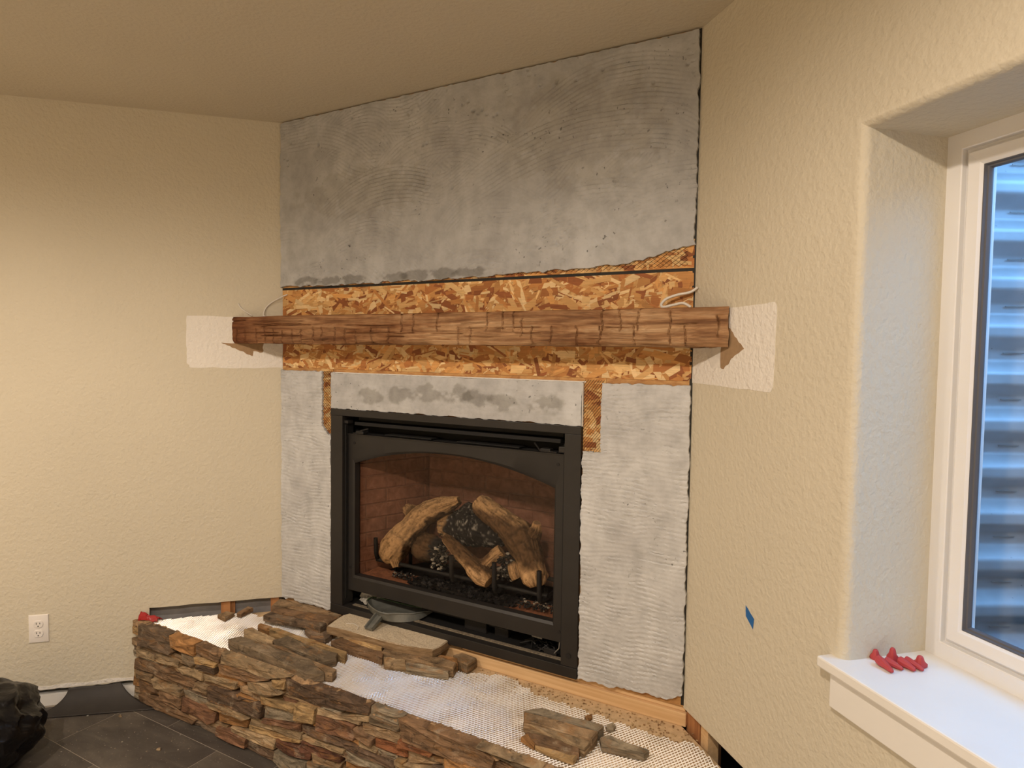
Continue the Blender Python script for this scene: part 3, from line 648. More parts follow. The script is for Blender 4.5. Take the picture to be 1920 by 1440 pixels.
# metal lath: zigzag strands
def lath(p0, du, dv, nrm, nu, nv, cell_u, cell_v, wd, keep=None, warp=None, tilt=.9):
    """p0 corner, unit vectors du,dv in the sheet, nrm its normal; strands run along du"""
    p0, du, dv, nrm = [np.array(q, float) for q in (p0, du, dv, nrm)]
    I, J = np.meshgrid(np.arange(2*nu+1), np.arange(nv)); ph = (I+J) % 2
    U = I*cell_u/2; V = J*cell_v/2 + np.where(ph == 1, cell_v*.23, -cell_v*.23)
    q = p0 + U[..., None]*du + V[..., None]*dv
    if warp is not None: q = q + warp(U, V)[..., None]*nrm
    rib = dv*math.cos(tilt) + nrm*math.sin(tilt); rib2 = dv*math.cos(tilt+.2) + nrm*math.sin(tilt+.2)
    rb = np.where((ph == 1)[..., None], rib, rib2)*wd/2
    vs = np.stack([q-rb, q+rb], 2).reshape(-1, 3)
    ok = np.ones(I.shape, bool) if keep is None else keep(U, V)
    idx = np.arange(I.size).reshape(I.shape)*2; m = ok[:, :-1] & ok[:, 1:]
    a, b = idx[:, :-1][m], idx[:, 1:][m]
    fs = np.stack([a, b, b+1, a+1], -1).tolist()
    used = np.zeros(len(vs), bool); used[np.array(fs).ravel()] = True; rm = np.cumsum(used)-1
    return vs[used], [tuple(rm[list(f_)]) for f_ in fs]
v, f = lath((.24, -.004, 1.10), (1, 0, 0), (0, 0, 1), (0, -1, 0), 7, 47, .0095, .0120, .0022)
tag(build('wire_lath', v, f, M['iron'], wf), 'diamond wire lath over bare board', kind='stuff')
v, f = lath((1.43, -.004, 1.06), (1, 0, 0), (0, 0, 1), (0, -1, 0), 8, 54, .0095, .0120, .0022)
tag(build('wire_lath', v, f, M['iron'], wf), kind='stuff')
def upper_zb(x):
    return np.interp(x, [0, .5, .9, 1.2, 1.42, 1.56, 1.66, 1.79], [1.738, 1.735, 1.738, 1.742, 1.752, 1.757, 1.775, 1.805])
v, f = lath((.02, -.005, 1.735), (1, 0, 0), (0, 0, 1), (0, -1, 0), 92, 11, .019, .0135, .0016,
            keep=lambda u, vv: (1.735+vv < upper_zb(u+.02)+.004) & (1.735+vv > np.where(u < 1., 1.740, 1.736)))
tag(build('wire_lath', v, f, M['iron'], wf), 'dark lath fringe below the upper scratch coat', kind='stuff')

PITS = [(0.967, 2.365), (0.99, 2.328), (1.009, 2.317), (1.026, 2.326), (1.044, 2.308), (1.073, 2.296), (1.088, 2.301), (0.986, 2.33), (1.019, 2.241), (1.081, 2.225), (1.32, 2.375), (1.316, 2.367), (1.754, 2.341), (1.649, 2.305), (0.065, 2.346), (0.049, 2.254), (0.046, 2.277), (0.228, 2.314), (0.784, 2.244), (0.766, 2.239), (0.901, 2.067), (0.412, 2.397), (1.481, 2.378), (1.209, 2.431), (0.252, 1.839), (1.388, 2.362)]
def cement(label, x0, x1, z0, z1, res, seed, strokes, keep=None, zbot=None, damp=(), edge=.004, thick=.013, tone=1.):
    nx, nz = int((x1-x0)/res)+1, int((z1-z0)/res)+1
    U, V = np.meshgrid(np.linspace(0, 1, nx), np.linspace(0, 1, nz))
    X = x0 + (x1-x0)*U; 
    zb = z0 + 0*X if zbot is None else zbot(X)
    Zt = z1 + 0*X
    Zb = zb + edge*fbm(X*40, seed+0*X, 0, 3)*2.2; Zt = Zt + edge*.6*fbm(X*45, seed+9+0*X, 0, 3)*2
    Z = Zb + (Zt-Zb)*V
    XL = x0 + edge*fbm(Z*40, seed+3+0*X, 0, 3)*1.6; XR = x1 + edge*fbm(Z*40, seed+6+0*X, 0, 3)*1.6
    X = XL + (XR-XL)*U
    hgt = .0030*fbm(X*6, Z*6, seed, 4) + .0008*fbm(X*60, Z*60, seed+2, 3)
    r = np.random.RandomState(seed)
    for (cx, cz, a, b, ang, rad, lam, amp) in strokes(r):
        ca, sa = math.cos(ang), math.sin(ang)
        u = (X-cx)*ca + (Z-cz)*sa; w_ = -(X-cx)*sa + (Z-cz)*ca
        m = (1-smooth01(.8, 1.05, np.abs(u)/a))*(1-smooth01(.88, 1.02, np.abs(w_ + u*u/(2*rad))/b))
        ph = (w_ + u*u/(2*rad))/lam + .5*fbm(X*9, Z*9, seed+5, 2)
        pf = ph - np.floor(ph)
        comb = -np.exp(-((pf-.5)/.16)**2)*(.55+.6*vnoise(X*22, Z*22, seed+8)) + .45*np.exp(-((pf-.24)/.12)**2)
        hgt = hgt*(1-m*.6) + m*(amp*comb + .0014*fbm(X*8, Z*8, cx*7, 3))
    pits = vnoise(X*70, Z*95, seed+4); gate = smooth01(.15, .5, fbm(X*5, Z*5, seed+11, 3)*1.6)
    hgt = hgt - .004*gate*smooth01(.72, .86, pits)
    for q, (px_, pz_) in enumerate(PITS): 
        if x0 < px_ < x1 and z0 < pz_ < z1: hgt = hgt - .010*np.exp(-((X-px_)/.0045)**2-((Z-pz_)/.0045)**2)
    Y = -thick - hgt
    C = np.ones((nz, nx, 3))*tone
    for (dx, dz, sx, sz, k) in damp:
        bl = np.exp(-((X-dx)/sx)**2-((Z-dz)/sz)**2)*(1+1.2*fbm(X*30, Z*40, seed, 4))
        C *= (1 - k*smooth01(.3, .6, bl))[..., None]*np.array([1, .985, .95])**(smooth01(.3, .6, bl)[..., None])
    idx = np.arange(nx*nz).reshape(nz, nx)
    ok = np.ones((nz-1, nx-1), bool) if keep is None else keep((X[:-1, :-1]+X[1:, 1:])/2, (Z[:-1, :-1]+Z[1:, 1:])/2)
    fs = np.stack([idx[:-1, :-1], idx[:-1, 1:], idx[1:, 1:], idx[1:, :-1]], -1)[ok]
    vs = np.stack([X, Y, Z], -1).reshape(-1, 3); C = C.reshape(-1, 3)
    # skirt on the open edges
    okp = np.pad(ok, 1); sk = []; new = {}; vl = [tuple(p) for p in vs]; cl = list(map(tuple, C))
    def back(i):
        if i not in new: new[i] = len(vl); p = vs[i]; vl.append((p[0], -.001, p[2])); cl.append(tuple(C[i]))
        return new[i]
    for j in range(nz-1):
        for i in range(nx-1):
            if not ok[j, i]: continue
            if not okp[j, i+1]: sk.append((idx[j, i], idx[j, i+1]))
            if not okp[j+2, i+1]: sk.append((idx[j+1, i+1], idx[j+1, i]))
            if not okp[j+1, i]: sk.append((idx[j+1, i], idx[j, i]))
            if not okp[j+1, i+2]: sk.append((idx[j, i+1], idx[j+1, i+1]))
    faces = [tuple(q) for q in fs.tolist()] + [(int(a), back(int(a)), back(int(b)), int(b)) for a, b in sk]
    used = sorted({i for q in faces for i in q}); rm = {o: n for n, o in enumerate(used)}
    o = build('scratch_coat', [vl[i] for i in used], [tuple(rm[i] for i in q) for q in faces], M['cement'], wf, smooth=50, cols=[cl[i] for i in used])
    return tag(o, label)
def st_upper(r):
    out = []
    for i in range(34):
        out.append((r.uniform(.05, 1.75), r.uniform(1.76, 2.42), r.uniform(.12, .34), r.uniform(.04, .10), r.uniform(-.5, .5), r.choice([1, 1, -1])*r.uniform(.16, .6), .0145, .0026))
    out += [(.52, 2.10, .30, .085, .18, .55, .0150, .0040), (.52, 1.93, .28, .07, -.1, .30, .0145, .0036), (1.35, 2.18, .40, .09, .15, .9, .016, .0032), (.25, 1.80, .2, .05, .05, .4, .0145, .0032)]
    return out
def st_side(x0, x1):
    def fn(r):
        out = []; z = .38
        while z < 1.40:
            for xc in np.arange(x0, x1+.01, .13):
                out.append((xc+r.uniform(-.02, .02), z+r.uniform(-.01, .01), r.uniform(.07, .14), r.uniform(.03, .05), r.uniform(-.12, .10), r.choice([1, 1, -1])*r.uniform(.25, 1.2), .0148, .0034))
            z += .055
        return out
    return fn
cement('grey troweled scratch coat above the mantel', .002, W-.002, 1.70, H-.006, .0036, 21, st_upper, zbot=upper_zb,
       damp=[(x, upper_zb(x)+.018, .07, .022, .38) for x in (.16, .28, .42, .62, .74, .86, .98)] + [(.45, 2.10, .35, .10, .10), (1.4, 2.2, .3, .2, .08)])
cement('grey scratch coat left of the firebox', .003, fbX0-.004, .366, 1.377, .0040, 31, st_side(.0, .3), tone=1.25, keep=lambda X, Z: ~((X > .247) & (Z > 1.135+.02*np.sin(X*60))))  # tone lifted: stronger light on the side panels put into the colour
cement('grey scratch coat right of the firebox', fbX1+.004, W-.002, .374, 1.373, .0040, 41, st_side(1.45, 1.8), tone=1.28, keep=lambda X, Z: ~((X < 1.500) & (Z > 1.143)),  # same lift, stronger light carried by the panel's colour
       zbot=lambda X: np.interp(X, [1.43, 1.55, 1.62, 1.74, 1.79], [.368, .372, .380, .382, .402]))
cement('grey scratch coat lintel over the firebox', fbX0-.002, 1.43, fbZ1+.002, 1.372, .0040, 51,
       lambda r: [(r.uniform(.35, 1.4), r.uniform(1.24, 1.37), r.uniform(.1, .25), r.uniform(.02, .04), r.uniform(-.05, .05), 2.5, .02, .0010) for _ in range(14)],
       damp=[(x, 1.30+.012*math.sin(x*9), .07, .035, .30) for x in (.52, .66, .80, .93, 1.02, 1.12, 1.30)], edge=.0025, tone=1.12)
tag(MB().box((.30, -.004, 1.372), (1.44, .0, 1.376)).build('white_bead', M['white'], wf), 'white strip above the lintel')
MB().box((1.431, -.011, 1.225), (1.4335, -.001, 1.37)).build('white_bead', M['white'], wf)
# pine plates under the wall
bevel(MB().box((.0, -.003, .302), (1.800, .085, .345)).build('pine_plate', M['pine'], wf), .003)
bevel(MB().box((.0, .010, .3455), (1.795, .085, .364)).build('pine_plate', M['pine'], wf), .002)
MB().box((-.02, .09, ZF-.05), (W+.02, .10, .384)).build('backing_board', M['cavity'], wf)

# ------------------------------------------------------------------ mantel beam
def mantel():
    x0, x1, y0, y1, z0, z1 = -.150, 1.922, -.146, -.0035, 1.492, 1.603
    nx = 760; per = []
    nb, nf, nt = 26, 44, 16
    for i in range(nb): per.append((y1 + (y0-y1)*i/nb, z0, 0))          # underside back -> front
    for i in range(nf): per.append((y0, z0 + (z1-z0)*i/nf, 1))          # front up
    for i in range(nt): per.append((y0 + (y1-y0)*i/nt, z1, 2))          # top front -> back
    for i in range(6): per.append((y1, z1 + (z0-z1)*i/6, 3))
    P = np.array(per); n = len(P)
    X = np.linspace(x0, x1, nx)[:, None] + 0*P[None, :, 0]
    Y = P[None, :, 0] + 0*X; Z = P[None, :, 1] + 0*X; side = P[None, :, 2] + 0*X
    t = (Z-z0)/(z1-z0)
    front = (side == 1)
    # face relief: hewn facets, shakes along the grain, adze cuts
    d = .0035*fbm(X*5, Z*9, 1., 4) + .0012*fbm(X*12, Z*110, 2., 3)
    for k in range(26):
        r = np.random.RandomState(100+k); cx, cz, L = r.uniform(x0, x1), r.uniform(.1, .9), r.uniform(.06, .30)
        zz = cz + .05*fbm(X*7, k+0*X, 0, 2) + r.uniform(-.15, .15)*(X-cx)
        d -= .006*np.exp(-((t-zz)/.016)**2)*(1-smooth01(.7, 1, np.abs(X-cx)/(L/2)))
    for j, (cx, kind) in enumerate(NOTCH):
        r = np.random.RandomState(300+j)
        lo, hi = {'b': (-.1, .55), 't': (.40, 1.02), 'm': (.25, .8), 'f': (.05, .95)}[kind]
        if kind == 'b' and cx < .6: hi = r.uniform(.45, .62)
        xx = cx + .004*fbm(Z*60, j+0*X, 0, 2)*2 + r.uniform(-.006, .006)*(t-.4)
        m = smooth01(lo-.03, lo+.03, t)*(1-smooth01(hi-.04, hi+.03, t))
        d -= .0075*np.exp(-((X-xx)/.0019)**2)*m
        side_ = (X-xx)/.045
        d -= .0035*m*np.where((side_ > 0) & (side_ < 1), 1-side_, 0)
    Y = np.where(front, Y - d, Y)
    # rounded, chipped arrises and a splintery underside
    und = (side == 0)
    Z = np.where(und, Z + .004*fbm(X*9, Y*14, 3., 3) + .003*fbm(X*30, Y*40, 5., 3), Z)
    chip = np.clip(fbm(X*8, 4.+0*X, 0, 4)*1.5, 0, 1)
    lowf = np.clip((.10-t)/.10, 0, 1)*front
    Y = Y + lowf*(.004+.012*chip)
    Z = Z + np.where(und, np.clip((Y-(y0))/-.03+1, 0, 1)*.008*chip, 0)
    topf = np.clip((t-.93)/.07, 0, 1)*front
    Y = Y + topf*.004
    Z = np.where(side == 2, Z + .0025*fbm(X*7, Y*14, 8., 3), Z)
    X = X + np.where(X < x0+.01, .004*fbm(Z*40, Y*40, 2., 3) , 0) + np.where(X > x1-.01, .004*fbm(Z*40, Y*40, 6., 3), 0)
    # ends scribed to the two walls
    yf = Y - y0
    X = np.where(X < .0, np.maximum(X, -(-Y) + .004 - .0*yf), X)
    X = np.where(X > W, np.minimum(X, W + (-Y) - .004), X)
    vs = np.stack([X, Y, Z], -1).reshape(-1, 3); fs = []
    for i in range(nx-1):
        for k in range(n): fs.append((i*n+k, i*n+(k+1) % n, (i+1)*n+(k+1) % n, (i+1)*n+k))
    fs += [tuple(range(n))[::-1], tuple(range((nx-1)*n, nx*n))]
    o = build('mantel_beam', vs, fs, M['beam'], smooth=40)
    tag(o, 'rough hewn brown timber mantel beam across the fireplace wall', 'mantel')
mantel()

# ------------------------------------------------------------------ gas fireplace insert
gf = thing('gas_fireplace', ((fbX0+fbX1)/2, .15, fbZ0), 'black framed gas fireplace insert set in the chimney wall', 'fireplace')
K = M['black']
def fb(name, a, b, m=None, bv=.0015, lab=None, par=None):
    o = MB().box(a, b).build(name, m or K, par or gf)
    if bv: bevel(o, bv)
    if lab: o['label'] = lab
    return o
fb('frame_rail', (fbX0, -.018, 1.198), (fbX1, .05, fbZ1))
fb('frame_rail', (fbX0, -.016, .402), (.366, .05, 1.1975))
fb('frame_rail', (1.372, -.016, .402), (fbX1, .05, 1.1975))
fb('frame_rail', (fbX0, -.018, fbZ0), (fbX1, .03, .4015))
# outer casing
cs = MB()
def taper(z): return [(fbX0, .05, z), (fbX1, .05, z), (1.318, .415, z), (.472, .415, z)]
cs.add(taper(.385)+taper(fbZ1), [(0, 1, 2, 3), (4, 7, 6, 5), (1, 2, 6, 5), (2, 3, 7, 6), (3, 0, 4, 7)])
cs.build('casing', M['black2'], gf)
# door frame with arched opening
dX0, dX1, dZ0, dZ1 = .360, 1.362, .463, 1.120
def door():
    n = 40; outer = []; inner = []
    hx0, hx1, hz0, hs, hc = .403, 1.322, .528, 1.000, 1.076
    def arch(t): return hs + (hc-hs)*(1-(2*t-1)**2)
    for i in range(n): t = i/n; outer.append((dX0+(dX1-dX0)*t, dZ0)); inner.append((hx0+(hx1-hx0)*t, hz0))
    for i in range(n): t = i/n; outer.append((dX1, dZ0+(dZ1-dZ0)*t)); inner.append((hx1, hz0+(hs-hz0)*t))
    for i in range(n): t = i/n; outer.append((dX1-(dX1-dX0)*t, dZ1)); inner.append((hx1-(hx1-hx0)*t, arch(1-t)))
    for i in range(n): t = i/n; outer.append((dX0, dZ1-(dZ1-dZ0)*t)); inner.append((hx0, hs-(hs-hz0)*t))
    P = lambda l, y: [(a, y, b) for a, b in l]
    ins = [(a+(.004 if a < .8 else -.004), b) for a, b in inner]
    m = MB().rings([P(outer, .05), P(outer, .0165), P([(a*.997+.0026, b*.997+.0024) for a, b in outer], .0145), P([(i[0]*.85+o[0]*.15, i[1]*.85+o[1]*.15) for i, o in zip(inner, outer)], .0145), P(inner, .020), P(inner, .042), P(inner, .05)])
    return m.build('door_frame', K, gf, smooth=25)
df = door()
MB().box((.395, .044, .520), (1.330, .0475, 1.080)).build('glass_pane', M['glass'], gf)
MB().box((dX0, .010, 1.1195), (dX1, .030, 1.1225)).build('door_lip', M['steel'] if False else K, df)
for x in (.435, 1.285):
    lc = thing('spring_latch', (x, .01, 1.12)); lc.parent = gf; lc.location = Vector((x, .01, 1.12)) - worldorigin(gf)
    MB().tube([(x-.035, .012, 1.1255), (x-.02, .010, 1.127), (x+.01, .014, 1.140), (x+.03, .03, 1.146)] if x < .8 else [(x+.045, .012, 1.1255), (x+.03, .010, 1.127), (x-.02, .014, 1.128), (x-.05, .03, 1.150)], .003, 6).build('wire', K, lc)
    bevel(MB().box((x-.018, .008, 1.1235), (x+.022, .035, 1.137)).build('catch', M['iron'], lc), .003)
# hood and bars in the upper opening
fb('hood', (.40, .02, 1.158), (1.34, .07, 1.172), M['black2'])
fb('hood', (.40, .045, 1.176), (1.34, .05, 1.196), M['black2'])
fb('heat_shield', (.37, .10, 1.06), (1.365, .105, 1.20), M['black2'])
fb('shield_plate', (.55, .035, 1.1235), (.78, .09, 1.129), M['black2']); fb('shield_plate', (.90, .035, 1.1235), (1.17, .09, 1.129), M['black2'])
fb('side_bracket', (.352, -.004, 1.165), (.385, .03, 1.178)); fb('side_bracket', (1.345, -.004, 1.130), (1.373, .03, 1.150))
for x in (.368, 1.366):
    MB().box((x-.0035, .0, .43), (x+.0035, .012, 1.16)).build('door_channel', M['black2'], gf)
MB().add([(0,0,0)],[])
for x, z in ((.405, 1.085), (.385, .56), (1.335, 1.085), (1.35, .50), (1.40, .44)):
    MB().tube([(x, .0150 if x < 1.38 else -.0158, z), (x, .0125 if x < 1.38 else -.0185, z)], .006 if x < 1.38 else .010, 12).build('screw', M['iron'], gf)
# fire chamber
bX0, bX1, bY, fY, fz, tz = .515, 1.215, .385, .062, .505, 1.115
L0, L1 = (.385, fY), (bX0, bY); R0, R1 = (1.345, fY), (bX1, bY)
MB().box((.375, .05, .495), (1.355, .40, fz)).build('chamber_floor', M['black2'], gf)
MB().box((.375, .05, tz), (1.355, .40, tz+.006)).build('chamber_roof', M['black2'], gf)
def brickpanel(p, q, nrm, rows, lens, off, seed):
    r = random.Random(seed); p = Vector((*p, 0)); q = Vector((*q, 0)); L = (q-p).length; t = (q-p)/L; nr = Vector((*nrm, 0)).normalized()
    def fn(a, dep, z): b = p + t*a + nr*dep; return (b.x, b.y, z)
    pn = MB().box((0, -.012, fz), (L, 0, tz), fn).build('brick_liner', M['brickjoint'], gf)
    hh = (tz-fz)/rows
    for j in range(rows):
        a = -(off if j % 2 else off+lens/2) % lens - lens
        while a < L:
            a0, a1 = max(a, 0)+.0022, min(a+lens, L)-.0022; a += lens
            if a1-a0 < .012: continue
            z0, z1 = fz+hh*j+.0022, fz+hh*(j+1)-.0022; dp = r.uniform(.0025, .0045); c = .003
            vs = [fn(a0, 0, z0), fn(a1, 0, z0), fn(a1, 0, z1), fn(a0, 0, z1)] + [fn(x_, dp+r.uniform(-.0008, .0008), z_) for x_, z_ in ((a0+c, z0+c), (a1-c, z0+c), (a1-c, z1-c), (a0+c, z1-c))]
            build('brick', vs, [(4,5,6,7),(0,1,5,4),(1,2,6,5),(2,3,7,6),(3,0,4,7)], M['brick'], pn)
    return pn
brickpanel(L0, L1, (1, -.40), 10, .190, .06, 1)
brickpanel((bX0, bY), (bX1, bY), (0, -1), 10, .235, .05, 2)
brickpanel(R1, R0, (-1, -.40), 10, .190, .02, 3)
# ember trays, burner, lava rock
def tray(x0, x1, x2, x3, seed):
    m = MB(); nx_, ny_ = 22, 10; r = np.random.RandomState(seed); vs = []
    for j in range(ny_+1):
        for i in range(nx_+1):
            y = .058 + .085*j/ny_; xa = x0+(x2-x0)*j/ny_; xb = x1+(x3-x1)*j/ny_; x = xa+(xb-xa)*i/nx_
            vs.append((x, y, fz+.016+.006*float(fbm(x*40, y*40, seed, 3))+.01*j/ny_))
    m.add(vs, [(j*(nx_+1)+i, j*(nx_+1)+i+1, (j+1)*(nx_+1)+i+1, (j+1)*(nx_+1)+i) for j in range(ny_) for i in range(nx_)])
    m.add([(x0, .058, fz), (x1, .058, fz), (x1, .058, fz+.018), (x0, .058, fz+.018)], [(0, 1, 2, 3)])
    return m.build('ember_tray', M['ember_tray'], gf, smooth=60)
tray(.405, .675, .425, .66, 1); tray(1.10, 1.335, 1.12, 1.32, 2)
MB().box((.66, .064, fz), (1.12, .36, fz+.03)).build('burner_pan', M['iron'], gf)
def lumps(n, box, rr, cols, seed, name, par, kind=True, squash=.7):
    r = random.Random(seed); m = MB(); fc = []
    for i in range(n):
        c = Vector((r.uniform(box[0], box[1]), r.uniform(box[2], box[3]), r.uniform(box[4], box[5]))); R_ = r.uniform(*rr); a = r.uniform(0, 6.28)
        base = [(0, 0, 1), (.9, 0, .35), (.28, .85, .35), (-.73, .53, .4), (-.73, -.53, .35), (.28, -.85, .4), (.73, .53, -.4), (-.28, .85, -.4), (-.9, 0, -.4), (-.28, -.85, -.4), (.73, -.53, -.35), (0, 0, -1)]
        vs = []
        for p in base:
            k = R_*r.uniform(.7, 1.25); x_, y_ = p[0]*math.cos(a)-p[1]*math.sin(a), p[0]*math.sin(a)+p[1]*math.cos(a)
            vs.append(c+Vector((x_, y_, p[2]*squash))*k)
        fs = [(0,1,2),(0,2,3),(0,3,4),(0,4,5),(0,5,1),(1,6,2),(2,7,3),(3,8,4),(4,9,5),(5,10,1),(2,6,7),(3,7,8),(4,8,9),(5,9,10),(1,10,6),(11,7,6),(11,8,7),(11,9,8),(11,10,9),(11,6,10)]
        m.add(vs, fs); cc = r.choice(cols); fc += [cc]*20
    o = m.build(name, M['coal'], par, fcols=fc)
    if kind: o['kind'] = 'stuff'
    return o
lumps(420, (.655, 1.14, .060, .155, fz+.014, fz+.036), (.006, .013), [(.014, .013, .013), (.022, .02, .02), (.035, .033, .034), (.012, .010, .010)], 5, 'lava_rock', gf)
lumps(110, (.55, .65, .075, .12, fz+.026, fz+.044), (.003, .006), [(.05, .045, .045), (.26, .24, .21), (.03, .03, .03), (.03, .03, .03)], 6, 'ember_wool', gf)
lumps(140, (1.16, 1.31, .065, .115, fz+.028, fz+.048), (.003, .007), [(.05, .045, .045), (.36, .32, .27), (.03, .03, .03), (.03, .03, .03)], 7, 'ember_wool', gf)
# control compartment below the door
fb('valve_plate', (.78, .06, .445), (1.16, .20, .449), M['black']); fb('valve_body', (.92, .07, .395), (1.02, .16, .44), M['iron'], .004)
fb('valve_body', (1.05, .08, .395), (1.11, .15, .43), M['iron'], .004); fb('control_bar', (.70, .09, .420), (1.10, .11, .436), M['iron'], .002)
fb('compartment_floor', (.31, .02, .390), (1.43, .24, .396), M['black2'], 0); fb('compartment_back', (.40, .24, .396), (1.34, .25, .50), M['black2'], 0)
MB().box((.40, .012, .4016), (1.37, .028, .4045)).build('dust_line', M['dustline'], gf)
tg = MB().add([(1.203, .092, .422), (1.246, .092, .420), (1.246, .098, .462), (1.203, .098, .464), (1.203, .094, .422), (1.246, .094, .420), (1.246, .100, .462), (1.203, .100, .464)],
              [(0, 1, 2, 3), (7, 6, 5, 4), (0, 4, 5, 1), (1, 5, 6, 2), (2, 6, 7, 3), (3, 7, 4, 0)]).build('rating_label', M['tagm'], gf); tg['label'] = 'pale rating label with printed bars'
fb('rating_label_stand', (1.22, .098, .396), (1.228, .102, .43), M['iron'], 0)
r = random.Random(4)
for k in range(7):
    x = 1.19+.02*k; pts = [(x, .07, .398)]
    for q in range(6): pts.append((x+r.uniform(-.02, .03), .045+.012*q+r.uniform(-.01, .01), .400+r.uniform(.0, .022)))
    MB().tube(pts, .0026, 6).build('wire', M['iron'], gf)
MB().tube([(1.347, .03, .47), (1.345, .028, .435), (1.325, .03, .412)], .0022, 6).build('wire', M['steel'], gf)
fb('bracket', (1.285, .028, .405), (1.335, .034, .425), M['iron'], .002)
# crumpled cloudy film at the left of the compartment
def film():
    vs = []; n = 22
    for j in range(n):
        for i in range(n):
            u, v_ = i/(n-1), j/(n-1); x = .385+.12*u; z = .402+.075*v_*(1-.5*u); y = .06+.05*v_+.03*float(fbm(u*5, v_*5, 3, 3))
            vs.append((x+.012*float(fbm(u*7, v_*7, 9, 3)), y, z))
    m = MB().add(vs, [(j*n+i, j*n+i+1, (j+1)*n+i+1, (j+1)*n+i) for j in range(n-1) for i in range(n-1)])
    o = m.build('plastic_film', M['baghaze']); s_ = o.modifiers.new('thick', 'SOLIDIFY'); s_.thickness = .0015
    tag(o, 'cloudy crumpled plastic film stuffed under the fire door', 'plastic film')
    MB().tube([(.425, .055, .440), (.432, .050, .452), (.455, .05, .462), (.468, .055, .452), (.462, .06, .436)], [.008, .016, .02, .015, .006], 10).build('knot', M['baghaze'], o, smooth=60)
film()

# ------------------------------------------------------------------ logs and grate
def log(name, chains, colfn, label, seed, bark=.006):
    V = []; F = []; C = []; base = 0
    for pts in chains:
        P = np.array(pts, float); ts = np.linspace(0, len(P)-1, (len(P)-1)*16+1)
        def cr(a):
            i = np.minimum(ts.astype(int), len(P)-2); f_ = ts-i
            if a.ndim > 1: f_ = f_[:, None]
            p0, p1, p2, p3 = a[np.maximum(i-1, 0)], a[i], a[i+1], a[np.minimum(i+2, len(P)-1)]
            return .5*(2*p1+(p2-p0)*f_+(2*p0-5*p1+4*p2-p3)*f_*f_+(3*p1-p0-3*p2+p3)*f_**3)
        Q = cr(P[:, :3]); R_ = np.maximum(cr(P[:, 3]), .004); n = 56; up = None; D = []
        ang = np.arange(n)*2*math.pi/n
        for i in range(len(Q)):
            t = Q[min(i+1, len(Q)-1)]-Q[max(i-1, 0)]; t = t/np.linalg.norm(t)
            if up is None: up = np.cross(t, [0, 1, 0])
            up = up - t*up.dot(t); up /= np.linalg.norm(up); b = np.cross(t, up)
            D.append(np.cos(ang)[:, None]*up + np.sin(ang)[:, None]*b)
        D = np.array(D); arc = np.concatenate([[0], np.cumsum(np.linalg.norm(np.diff(Q, axis=0), axis=1))])
        p = Q[:, None, :] + D*R_[:, None, None]
        A = ang[None, :]; ar = arc[:, None] + 0*A; ca, sa = np.cos(A)+0*ar, np.sin(A)+0*ar
        lump = fbm(p[..., 0]*16+seed, p[..., 1]*16, p[..., 2]*16, 3)
        fur = vnoise(ca*5+seed, sa*5, ar*22); fur2 = vnoise(ca*9+seed, sa*9, ar*55+3)
        groove = -np.clip(.35-np.abs(fur), 0, 1)*2.2 - np.clip(.25-np.abs(fur2), 0, 1)*1.6
        p = p + D*(bark*(1.6*lump + groove) )[..., None]
        c = colfn(arc[:, None]/arc[-1] + 0*A, D, p, lump)
        c = c*(1 - .55*np.clip(-groove*1.1, 0, 1))[..., None]
        V.append(p.reshape(-1, 3)); C.append(c.reshape(-1, 3)); m_ = len(Q)
        i_, k_ = np.meshgrid(np.arange(m_-1), np.arange(n), indexing='ij')
        F += np.stack([base+i_*n+k_, base+i_*n+(k_+1) % n, base+(i_+1)*n+(k_+1) % n, base+(i_+1)*n+k_], -1).reshape(-1, 4).tolist()
        F += [list(range(base, base+n))[::-1], list(range(base+(m_-1)*n, base+m_*n))]
        base += m_*n
    o = build(name, np.concatenate(V), F, M['log'], smooth=50, cols=np.concatenate(C))
    tag(o, label, 'gas log', 'ceramic gas logs in the firebox'); return o
TAN, BARK, CHAR, ASH = np.array((.55, .335, .165)), np.array((.16, .088, .042)), np.array((.024, .022, .022)), np.array((.36, .33, .29))
def mixc(a, b, t): t = np.clip(t, 0, 1)[..., None]; return a*(1-t)+b*t
def nz3(p, s_, o_=0): return fbm(p[..., 0]*s_+o_, p[..., 1]*s_, p[..., 2]*s_, 3)
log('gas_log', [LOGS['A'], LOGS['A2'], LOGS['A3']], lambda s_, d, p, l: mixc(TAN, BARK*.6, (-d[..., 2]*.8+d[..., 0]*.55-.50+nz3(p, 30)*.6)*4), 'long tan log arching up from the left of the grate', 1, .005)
log('gas_log', [LOGS['B'], LOGS['B2']], lambda s_, d, p, l: mixc(mixc(TAN*.9, CHAR, (p[..., 0]-.715+nz3(p, 25)*.03)*60), ASH, (nz3(p, 110, 4)-.18)*5), 'charred black log with white ash lying at the back', 2, .008)
log('gas_log', [LOGS['C'], LOGS['C2']], lambda s_, d, p, l: mixc(mixc(TAN, BARK*.95, smooth01(.855, .830, p[..., 2]+nz3(p, 30)*.02+(p[..., 0]-.95)*.15)), TAN, np.maximum((.700-p[..., 2]+nz3(p, 25)*.03)*50, np.where(p[..., 0] > 1.14, (p[..., 2]-.818)*80, 0))), 'thick forked log leaning up from the right', 3, .006)
log('gas_log', [LOGS['E']], lambda s_, d, p, l: mixc(TAN, CHAR, (.3-s_+nz3(p, 40)*.3)*4), 'short tan log stub beside the forked log', 4, .003)
log('gas_log', [LOGS['D'], LOGS['D2']], lambda s_, d, p, l: mixc(TAN, BARK, (d[..., 2]*1.1+nz3(p, 35)*.5 - (p[..., 0]-.94)*6)*2.5), 'small crooked log in front with an upturned twig', 5, .004)
